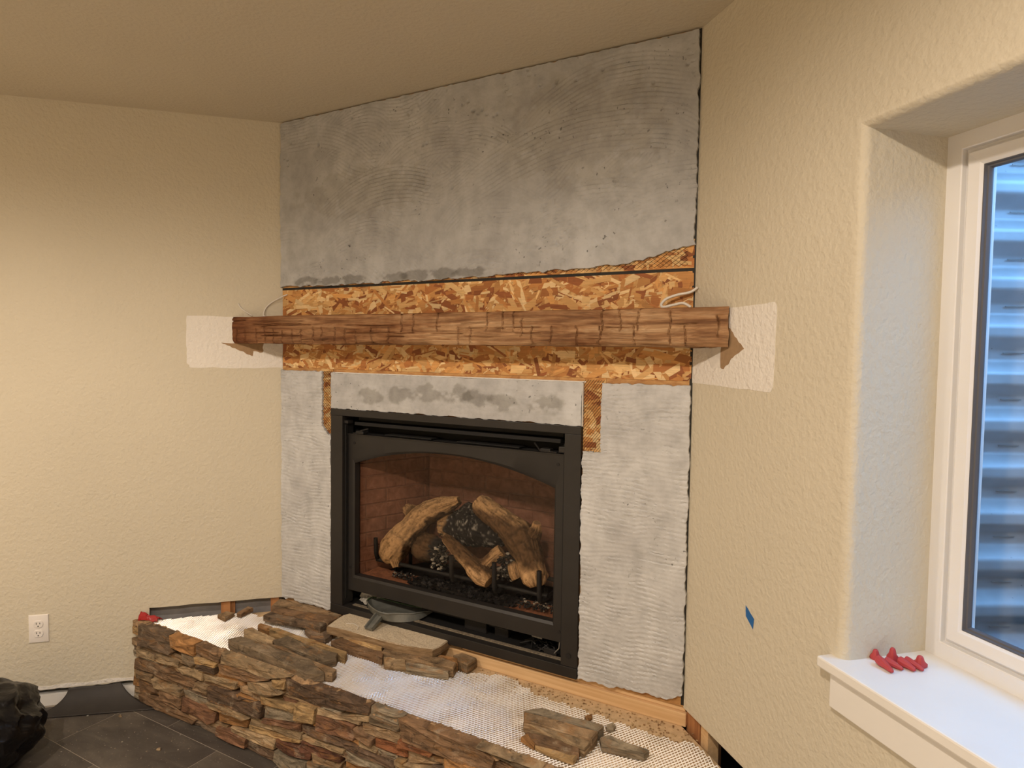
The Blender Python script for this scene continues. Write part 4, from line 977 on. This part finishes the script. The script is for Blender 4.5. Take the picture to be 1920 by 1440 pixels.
log('gas_log', [LOGS['F']], lambda s_, d, p, l: mixc(BARK*.9, CHAR*1.5, (s_-.6+nz3(p, 25)*.3)*5), 'short dark brown log stub behind the arching log', 6, .006)
o = lumps(170, (.735, .800, .085, .15, .598, .690), (.005, .010), [(.02, .02, .02), (.02, .02, .02), (.035, .033, .03), (.42, .38, .32), (.26, .23, .19)], 8, 'ember_clump', None, False)
tag(o, 'black and white ember chunk beside the crooked log', 'ember chunk')
o = lumps(170, (1.035, 1.100, .11, .17, .598, .695), (.005, .010), [(.02, .02, .02), (.02, .02, .02), (.035, .033, .03), (.36, .32, .27), (.05, .045, .04)], 9, 'ember_clump', None, False)
tag(o, 'dark ember chunk in front of the forked log', 'ember chunk')
gr = thing('fire_grate', (.86, .12, fz+.03), 'black iron grate bars carrying the gas logs', 'grate')
for x, y, z0, z1 in ((.462, .085, .590, .680), (.868, .056, .575, .680), (1.066, .048, .575, .688), (1.255, .046, .575, .690)):
    MB().tube([(x, .30, z0), (x, y+.03, z0-.005), (x, y+.006, z0+.004), (x, y, z0+.025), (x, y-.003, z1)], .009, 8).build('grate_bar', M['iron'], gr, smooth=60)
MB().tube([(.455, .10, .582), (1.262, .10, .582)], .009, 8).build('cross_bar', M['iron'], gr, smooth=60)
MB().tube([(.455, .27, .582), (1.262, .27, .582)], .009, 8).build('cross_bar', M['iron'], gr, smooth=60)
for x in (.50, 1.22):
    for y in (.17, .27): MB().tube([(x, y, .582), (x, y, fz+.001)], .008, 8).build('leg', M['iron'], gr, smooth=60)

# ------------------------------------------------------------------ raised hearth
hz = .303
he = thing('stone_hearth', (.9, -.22, ZF), 'raised hearth faced with stacked brown ledger stone, top bare', 'hearth')
core = [(-.398, -.410), (W+.398, -.410), (W+.02, -.0), (-.02, -.0)]
core = clip(clip(core, (S, -S), .003), (-S, -S), -W*S+.003)
MB().prism(core, ZF, hz-.006, lambda a, b, t: (a, b, t)).build('hearth_core', M['mortar'], he)
tag(MB().prism([(a*.999+.0009, b*.985) for a, b in core], hz-.006, hz-.001, lambda a, b, t: (a, b, t)).build('hearth_top', M['sawdust'], he), 'sandy dust covered board')
def stone(name, poly, fn, d0, d1, rnd, m, parent, color, rough=.006, inset=.72):
    """poly outline -> chunky split stone between depth d0 (back) and d1 (face); fn(a,b,depth)"""
    n0 = len(poly); pts = []
    for i in range(n0):
        a, b = poly[i], poly[(i+1) % n0]; L = math.hypot(b[0]-a[0], b[1]-a[1]); k = max(1, min(4, int(L/.045)))
        for q in range(k):
            t = q/k; j = .0022 if q else .0008
            pts.append((a[0]+(b[0]-a[0])*t+rnd.uniform(-j, j), a[1]+(b[1]-a[1])*t+rnd.uniform(-j, j)))
    n = len(pts); cx = sum(p[0] for p in pts)/n; cy = sum(p[1] for p in pts)/n
    sg = 1 if d1 > d0 else -1
    def sc_(k): return [(cx+(p[0]-cx)*k, cy+(p[1]-cy)*k) for p in pts]
    e = .0035
    def shr(px):
        v = Vector((px[0]-cx, px[1]-cy)); l = v.length; v = v*(max(l-e, l*.7)/l) if l > 0 else v; return (cx+v.x, cy+v.y)
    ring0 = [fn(p[0], p[1], d0) for p in pts]; ring1 = [fn(p[0], p[1], d1-sg*rnd.uniform(.002, .005)) for p in pts]
    ring2 = [fn(*shr(p), d1+rnd.uniform(-1, 1)*rough*.35) for p in pts]; ring3 = [fn(p[0], p[1], d1+rnd.uniform(-1, 1)*rough*.5) for p in sc_(inset*.8)]
    ctr = fn(cx, cy, d1+rnd.uniform(-1, 1)*rough*.4)
    vs = ring0+ring1+ring2+ring3+[ctr]; fs = [tuple(range(n))[::-1]]
    for rI in range(3):
        for i in range(n): fs.append((rI*n+i, rI*n+(i+1) % n, (rI+1)*n+(i+1) % n, (rI+1)*n+i))
    for i in range(n): fs.append((3*n+i, 3*n+(i+1) % n, 4*n))
    kk = rnd.uniform(.85, 1.15); c = tuple(t*kk for t in color)
    return fixn(build(name, vs, fs, m, parent, color=c))
rnd = random.Random(5)
def face_fn(a, b, d): return (a, d, b)
def inpoly(p, poly):
    c = False
    for i in range(len(poly)):
        a, b = poly[i], poly[i-1]
        if (a[1] > p[1]) != (b[1] > p[1]) and p[0] < (b[0]-a[0])*(p[1]-a[1])/(b[1]-a[1])+a[0]: c = not c
    return c
traced = []
for c, poly in FACE:
    poly = [(max(a, -.428), min(max(b, ZF+.001), .323)) for a, b in poly]
    traced.append(poly)
    stone('stone', poly, face_fn, -.411, -.447-rnd.uniform(-.008, .010), rnd, M['stone'], he, STC[c], .012)
# courses that fill between and run on past the picture's lower edge
z = ZF+.002; keys = ['br', 'tn', 'tb', 'db', 'gb', 'rb', 'yl', 'gy', 'br', 'tb', 'or']
while z < .318:
    hgt = min(rnd.uniform(.020, .042), .319-z); x = -.425+rnd.uniform(0, .02)
    if hgt < .008: break
    while x < W+.425:
        L = rnd.uniform(.06, .26); x1_ = min(x+L, W+.43)
        if x1_-x > .025:
            p = [(x+.001, z+.001), (x1_-.001, z+.001+rnd.uniform(-.002, .002)), (x1_-.001, z+hgt-.001), (x+.001, z+hgt-.001+rnd.uniform(-.002, .002))]
            pr_ = [(x+(x1_-x)*a, z+hgt*b) for a in (.08, .3, .5, .7, .92) for b in (.2, .5, .8)]
            cov = sum(any(inpoly(q, t) for t in traced) for q in pr_)/len(pr_)
            if cov < .8: stone('stone', p, face_fn, -.411, (-.430 if cov > 0 else -.446)-rnd.uniform(0, .008), rnd, M['stone'], he, STC[rnd.choice(keys)], .010)
        x = x1_
    z += hgt
# gritty mortar bead along the top of the face
vs = []; fs = []; NX = 460
for i in range(NX+1):
    x = -.40+(W+.80)*i/NX
    for k, (y, zz) in enumerate(((-.438, .300), (-.432, .317), (-.420, .321), (-.404, .317), (-.388, .303))):
        jx = float(fbm(x*45, k*3., 1, 3)); vs.append((x, y+.008*jx, zz+.010*float(fbm(x*70, k*5., 7, 3))))
for i in range(NX):
    for k in range(4): fs.append((i*5+k, (i+1)*5+k, (i+1)*5+k+1, i*5+k+1))
tag(build('mortar_bead', vs, fs, M['mortar'], he, smooth=60), 'crumbly mortar line behind the face stones')
# silver lath on the hearth top
def back_edge(x): return np.interp(x, [-.40, -.37, -.20, -.10, .9, 1.02, 1.16, 1.22, 1.30, 1.53, 1.75, 1.86, 2.2], [-.36, -.345, -.185, -.11, -.09, -.065, -.015, -.03, -.07, -.082, -.105, -.09, -.40])
def kp(u, v_):
    x, y = -.40+u, -.40+v_
    return (y <= back_edge(x)+.006*np.sin(x*90)) & ((x-y)*S > .012) & ((W-x-y)*S > .012)
def warp(u, v_): return .004*vnoise(u*5, v_*6, 2.)+.0025*vnoise(u*16, v_*16, 5.) + .012*np.maximum(0, (v_-.25)*2)*vnoise(u*9, 1., 8.)**2
v, f = lath((-.40, -.40, hz+.006), (1, 0, 0), (0, 1, 0), (0, 0, 1), 236, 42, .0112, .0190, .0041, keep=kp, warp=warp, tilt=.74)
tag(build('wire_lath', v, f, M['lath'], he), 'shiny diamond wire lath stapled over the hearth top', kind='stuff')
lumps(420, (.95, 1.85, -.11, -.01, hz, hz+.002), (.0015, .004), [(.40, .27, .14), (.52, .37, .2), (.3, .18, .09)], 21, 'stone_grit', he)

# ------------------------------------------------------------------ loose ledger panels lying on the hearth
LB = {'M': ('stone_offcut', 'curved grey brown stone chunk wedged under the corner panel', 'stone', .308),
      'A': ('ledger_panel', 'thick brown ledger panel in the corner by the left scratch coat', 'stone panel', .334),
      'B': ('ledger_panel', 'ledger panel of mixed ochre and dark strips, second from the front edge', 'stone panel', .310),
      'C': ('ledger_panel', 'long dark grey ledger panel nearest the front edge of the hearth', 'stone panel', .310),
      'D': ('ledger_panel', 'rust and tan ledger panel under the sandy slab', 'stone panel', .310),
      'T': ('ledger_panel', 'sand covered ledger panel turned face down with the dustpan on it', 'stone panel', .352),
      'E': ('ledger_panel', 'short brown ledger panel piece lying alone on the right of the lath', 'stone panel', .310),
      'G': ('stone_offcut', 'slim grey stone stick right of the short panel piece', 'stone', .309),
      'H': ('stone_offcut', 'tiny orange stone chip behind the short panel piece', 'stone', .309),
      'I': ('stone_offcut', 'small grey stone chip between panel piece and pine plate', 'stone', .309),
      'K': ('stone_offcut', 'flat tan stone sliver under the left wall cut, nearer the mesh', 'stone', .316),
      'J': ('stone_offcut', 'brown stone sliver leaning under the left wall cut', 'stone', .316)}
for k, ss in LOOSE.items():
    nm, lab, cat, zb = LB[k]
    xs = [p[0] for s_ in ss for p in s_[2]]; ys = [p[1] for s_ in ss for p in s_[2]]
    mm = M['sandstone'] if k == 'T' else M['stone']
    fnz = lambda a, b, d: (a, b, d)
    if len(ss) == 1:
        zt, c, poly = ss[0]
        o = stone(nm, poly, fnz, zb, zt, rnd, mm, None, STC[c], .006); tag(o, lab, cat); continue
    t = thing(nm, (sum(xs)/len(xs), sum(ys)/len(ys), zb), lab, cat)
    for zt, c, poly in ss: stone('stone_strip', poly, fnz, zb if k != 'T' else zb-.004, zt, rnd, mm, t, STC[c], .003 if k == 'T' else .007)

# ------------------------------------------------------------------ dustpan
RIM = [(0.487, 0.0, 0.44), (0.525, -0.028, 0.44), (0.571, -0.051, 0.44), (0.605, -0.062, 0.44), (0.639, -0.054, 0.436), (0.661, -0.031, 0.434), (0.685, -0.009, 0.43), (0.706, 0.016, 0.426), (0.72, 0.052, 0.422), (0.748, 0.116, 0.414)]
FOOT = [(0.471, 0.025, 0.404), (0.517, -0.008, 0.404), (0.565, -0.028, 0.404), (0.601, -0.04, 0.404), (0.63, -0.044, 0.404), (0.665, -0.036, 0.404), (0.694, -0.02, 0.404), (0.717, 0.003, 0.404), (0.732, 0.037, 0.404), (0.733, 0.119, 0.404)]
BACK = [(0.487, 0.0, 0.44), (0.47, 0.032, 0.436), (0.465, 0.066, 0.43), (0.502, 0.086, 0.424), (0.558, 0.094, 0.42), (0.599, 0.098, 0.418), (0.638, 0.104, 0.416), (0.676, 0.11, 0.415), (0.713, 0.118, 0.414), (0.746, 0.124, 0.413)]
def dustpan():
    t = thing('dustpan', (.57, .02, .379), 'dusty grey plastic dustpan with green lip resting on the sandy slab', 'dustpan')
    def dense(P, n=45):
        P = np.array(P); s_ = np.linspace(0, len(P)-1, n); i = np.minimum(s_.astype(int), len(P)-2); f_ = (s_-i)[:, None]
        p0, p1, p2, p3 = P[np.maximum(i-1, 0)], P[i], P[i+1], P[np.minimum(i+2, len(P)-1)]
        return .5*(2*p1+(p2-p0)*f_+(2*p0-5*p1+4*p2-p3)*f_*f_+(3*p1-p0-3*p2+p3)*f_**3)
    rim, foot, back = dense(RIM), dense(FOOT), dense(BACK)
    up = np.array([0, 0, 1.]); inner = rim*.96 + back*.04; floor_ = foot*.80+back*.20; floor_[:, 2] = np.minimum(foot[:, 2]+.006, rim[:, 2]-.003)
    mid = floor_*.5+back*.5; mid[:, 2] = np.minimum(.412, back[:, 2])
    loops = [foot, rim, rim+up*.002, inner+up*.001, floor_, mid, back, back-up*.003, mid-up*.004, floor_-up*.004, foot]
    MB().rings([[tuple(p) for p in l] for l in loops], close=False).build('pan', M['pan'], t, smooth=50)
    MB().tube([tuple(p) for p in back], .0032, 6).build('lip', M['panlip'], t, smooth=60)
    MB().tube([tuple(p) for p in rim+up*.002], .0034, 6).build('rim', M['pan'], t, smooth=60)
    c0 = Vector((.588, -.028, .424)); c1 = Vector((.592, -.108, .389)); prof = []
    for k in range(9):
        u = k/8; c = c0.lerp(c1, u); wd = .021-.003*u
        a = Vector((1, .05, 0)).normalized(); d = (c1-c0).normalized(); up_ = a.cross(d); up_ = up_ if up_.z > 0 else -up_
        prof.append([c-a*wd-up_*.008, c-a*wd+up_*.006, c-a*wd*.6+up_*.008, c-a*wd*.42+up_*.000, c+a*wd*.42+up_*.000, c+a*wd*.6+up_*.008, c+a*wd+up_*.006, c+a*wd-up_*.008])
    MB().rings(prof, cap0=True, cap1=True).build('handle', M['pan'], t, smooth=30)
dustpan()
MB().tube([(.47, -.10, .3795), (.50, -.09, .3815), (.535, -.10, .381), (.55, -.125, .3800)], .0012, 5).build('straw', M['cable'])
tag(bpy.data.objects['straw'], 'thin pale fibre curling on the sandy slab', 'fibre')

# ------------------------------------------------------------------ cables on the mantel
def cable(pts, r, label):
    P = [Vector(p) for p in pts]; out = []
    for i in range(len(P)-1):
        p0, p1, p2, p3 = P[max(i-1, 0)], P[i], P[i+1], P[min(i+2, len(P)-1)]
        for k in range(6):
            f = k/6; out.append(.5*(2*p1+(p2-p0)*f+(2*p0-5*p1+4*p2-p3)*f*f+(3*p1-p0-3*p2+p3)*f**3))
    out.append(P[-1])
    o = MB().tube(out, r, 8).build('cable', M['cable'], smooth=60); return tag(o, label, 'cable', 'low voltage cables on the mantel')
cable([(.034, -.004, 1.705), (.01, -.02, 1.692), (-.03, -.042, 1.665), (-.047, -.055, 1.640), (-.045, -.065, 1.612), (-.02, -.07, 1.606)], .0028, 'thin pale wire drooping from the left end of the seam')
cable([(-.125, -.132, 1.662), (-.118, -.122, 1.642), (-.100, -.11, 1.625), (-.075, -.10, 1.609)], .0022, 'short frayed wire end on the left end of the mantel')
cable([(1.803, -.018, 1.672), (1.782, -.02, 1.658), (1.745, -.03, 1.650), (1.715, -.04, 1.638), (1.703, -.05, 1.622), (1.712, -.06, 1.612), (1.745, -.06, 1.618), (1.772, -.06, 1.622), (1.795, -.06, 1.610)], .0042, 'white cable looped on the right end of the mantel')

# ------------------------------------------------------------------ outlet
oc = thing('wall_outlet', Lp(.946, 0, .314-.057), 'white duplex power outlet low on the left wall', 'outlet')
def ring_rect(w_, h_, off): return [Lp(.946+w_/2, off, .314-h_/2), Lp(.946-w_/2, off, .314-h_/2), Lp(.946-w_/2, off, .314+h_/2), Lp(.946+w_/2, off, .314+h_/2)]
MB().rings([ring_rect(.071, .115, 0), ring_rect(.071, .115, .0025), ring_rect(.068, .112, .0048), ring_rect(.063, .107, .0058)], cap1=True).build('cover_plate', M['plate'], oc, smooth=25)
for zc in (.314+.0195, .314-.0195):
    pts = []
    for k in range(32):
        a = 2*math.pi*k/32; x_, z_ = .0172*math.cos(a), .0172*math.sin(a); pts.append((x_, max(-.0142, min(.0142, z_))))
    rc = MB().rings([[Lp(.946-x_, .0055, zc+z_) for x_, z_ in pts], [Lp(.946-x_, .0080, zc+z_) for x_, z_ in pts], [Lp(.946-x_*.94, .0086, zc+z_*.94) for x_, z_ in pts]], cap1=True).build('receptacle', M['plate'], oc, smooth=30)
    for dx, hh in ((.0062, .0085), (-.0062, .0068)):
        MB().box((.946+dx-.0011, .0080, zc+.0035-hh/2), (.946+dx+.0011, .0088, zc+.0035+hh/2), Lp).build('slot', M['slot'], rc)
    MB().rings([[Lp(.946-.0026*math.cos(a*.5236), of, zc-.0075+.0026*math.sin(a*.5236)) for a in range(12)] for of in (.0080, .0088)], cap1=True).build('ground_hole', M['slot'], rc)
MB().rings([[Lp(.946-.0030*math.cos(a*.5236), of, .314+.0030*math.sin(a*.5236)) for a in range(12)] for of in (.0055, .0068)], cap1=True).build('screw', M['plate'], oc)

# ------------------------------------------------------------------ tape, wire connectors, red scrap
tp = jag([(.2995, .803), (.3020, .775), (.3330, .752), (.3365, .780)], .0006, 4, rng)
o = MB().prism(tp, .0006, .0012, lambda d, z, of: Rp(d, of, z)).build('tape_piece', M['bluetape']); tag(o, 'small piece of blue masking tape on the right wall', 'tape')
def nut(pos, ang, L=.030, r0=.0085, tilt=0, stand=False, label=''):
    p = Vector(pos); d = Vector((math.cos(ang), math.sin(ang), 0)); side = Vector((-d.y, d.x, 0)); n = 18; loops = []
    for s_, rr in ((0, .80), (.0, 1.0), (.10, 1.04), (.35, .98), (.55, .80), (.85, .60), (.95, .50), (1.0, .30)):
        lp_ = []
        for k in range(n):
            a = 2*math.pi*k/n; q = rr*r0*(1+(.07*math.cos(9*a) if .2 < s_ < .9 else 0))
            if .05 < s_ < .4: q *= 1+.35*max(0, abs(math.cos(a))-.80)/.2
            if stand: lp_.append(p+Vector((math.cos(a)*q, math.sin(a)*q, s_*L)))
            else: lp_.append(p+d*(s_*L)+side*math.cos(a)*q+Vector((0, 0, r0*1.10*(1-.5*s_)+math.sin(a)*q)))
        loops.append(lp_)
    o = MB().rings(loops, cap0=True, cap1=True).build('wire_connector', M['redplastic'], smooth=40)
    zmin = min(v_.co.z for v_ in o.data.vertices)+o.location.z
    o.location.z += .8112-zmin
    tag(o, label, 'wire nut', 'red wire nuts on the window stool')
nut((2.312, -.430, .811), -.98, .046, .0085, label='red wire nut nearest the room edge, pointing outward')
nut((2.306, -.408, .811), 2.6, .022, .0085, stand=True, label='red wire nut standing on end at the left of the cluster')
nut((2.326, -.424, .811), -.55, .036, .0075, label='red wire nut second from the left, lying down')
nut((2.338, -.400, .811), -.8, .030, .0090, stand=True, label='red wire nut upended in the middle of the cluster')
nut((2.352, -.412, .811), -.72, .036, .0085, label='red wire nut lying just right of the middle')
nut((2.364, -.398, .811), -.72, .040, .0075, label='red wire nut lying behind, right of the middle')
nut((2.389, -.398, .811), -.6, .024, .0100, stand=True, label='red wire nut standing apart at the right')
# red scrap at the hearth corner
vs = []; n = 14
for j in range(n):
    for i in range(n):
        u, v_ = i/(n-1), j/(n-1); vs.append((-.395+.085*u+.012*float(fbm(u*4, v_*4, 1, 2)), -.425+.030*v_+.03*u, .322+.028*math.sin(math.pi*v_)*(1-.6*u)+.012*float(fbm(u*6, v_*6, 5, 3))))
o = build('plastic_scrap', vs, [(j*n+i, j*n+i+1, (j+1)*n+i+1, (j+1)*n+i) for j in range(n-1) for i in range(n-1)], M['redfilm'], smooth=30)
s_ = o.modifiers.new('thick', 'SOLIDIFY'); s_.thickness = .002
tag(o, 'crumpled red plastic scrap at the left corner of the hearth', 'plastic scrap')

# ------------------------------------------------------------------ turned-up floor sheet and bin bag
vs = []; nu_, nv_ = 30, 16
for j in range(nv_+1):
    v_ = j/nv_; off = .006+.135*v_**1.25; z = ZF+.003+.066*(1-v_)**2.2
    e0 = .842+.11*v_**1.6; e1 = .648-.17*v_**1.3
    for i in range(nu_+1):
        u = i/nu_; vs.append(Lp(e0+(e1-e0)*u, off-.04*v_*(1-u), z+.002*math.sin(u*7)*(1-v_)))
o = build('floor_sheet', vs, [(j*(nu_+1)+i, j*(nu_+1)+i+1, (j+1)*(nu_+1)+i+1, (j+1)*(nu_+1)+i) for j in range(nv_) for i in range(nu_)], M['mat'], smooth=180)
s_ = o.modifiers.new('thick', 'SOLIDIFY'); s_.thickness = .002
tag(o, 'dark flexible sheet curling up against the bottom of the left wall', 'floor sheet')
def bag():
    V = []; n1, n2 = 90, 60; c = Vector(Lp(1.03, .42, ZF))
    for j in range(n2+1):
        ph = math.pi*j/n2; 
        for i in range(n1):
            th = 2*math.pi*i/n1; d = Vector((math.sin(ph)*math.cos(th), math.sin(ph)*math.sin(th), math.cos(ph)))
            r_ = .245*(1+.16*float(fbm(d.x*2.2+3, d.y*2.2, d.z*2.2, 3)) - .16*abs(float(vnoise(d.x*3.5, d.y*3.5, d.z*2.2))) - .05*abs(float(vnoise(d.x*8, d.y*8, d.z*3))))
            z = d.z*r_*.66+.135
            V.append(c+Vector((d.x*r_, d.y*r_, max(z, .001))))
    F = [(j*n1+i, j*n1+(i+1) % n1, (j+1)*n1+(i+1) % n1, (j+1)*n1+i) for j in range(n2) for i in range(n1)]
    o = build('bin_bag', V, F, M['bag'], smooth=35)
    tag(o, 'full black plastic rubbish bag on the floor by the left wall', 'rubbish bag')
bag()
# chips scattered over the floor
r = random.Random(9); m = MB(); fc = []
o = lumps(150, (-.60, .75, -1.05, -.475, ZF+.0008, ZF+.0016), (.001, .004), [(.30, .26, .21), (.22, .18, .14), (.40, .36, .30), (.18, .15, .12)], 31, 'floor_grit', None, True, .35)
tag(o, 'stone chips and dust scattered on the dark floor', 'debris', kind='stuff')
for k, (x, y, sz) in enumerate(((-.32, -.545, .010), (.02, -.60, .012), (.26, -.60, .013), (.17, -.72, .016))):
    rr = random.Random(60+k); poly = [(x+sz*math.cos(a*1.05+rr.uniform(-.2, .2))*rr.uniform(.6, 1.2), y+sz*.6*math.sin(a*1.05)*rr.uniform(.7, 1.2)) for a in range(6)]
    o = stone('stone_chip', poly, lambda a, b, d: (a, b, d), ZF, ZF+.006, rr, M['stone'], None, STC['tn'], .002)
    tag(o, ['pale stone chip on the floor nearest the left wall', 'pale stone chip on the floor left of the middle one', 'pale stone chip on the floor close to the hearth base', 'largest pale stone chip on the floor by the hearth'][k], 'stone chip', 'chips on the floor')
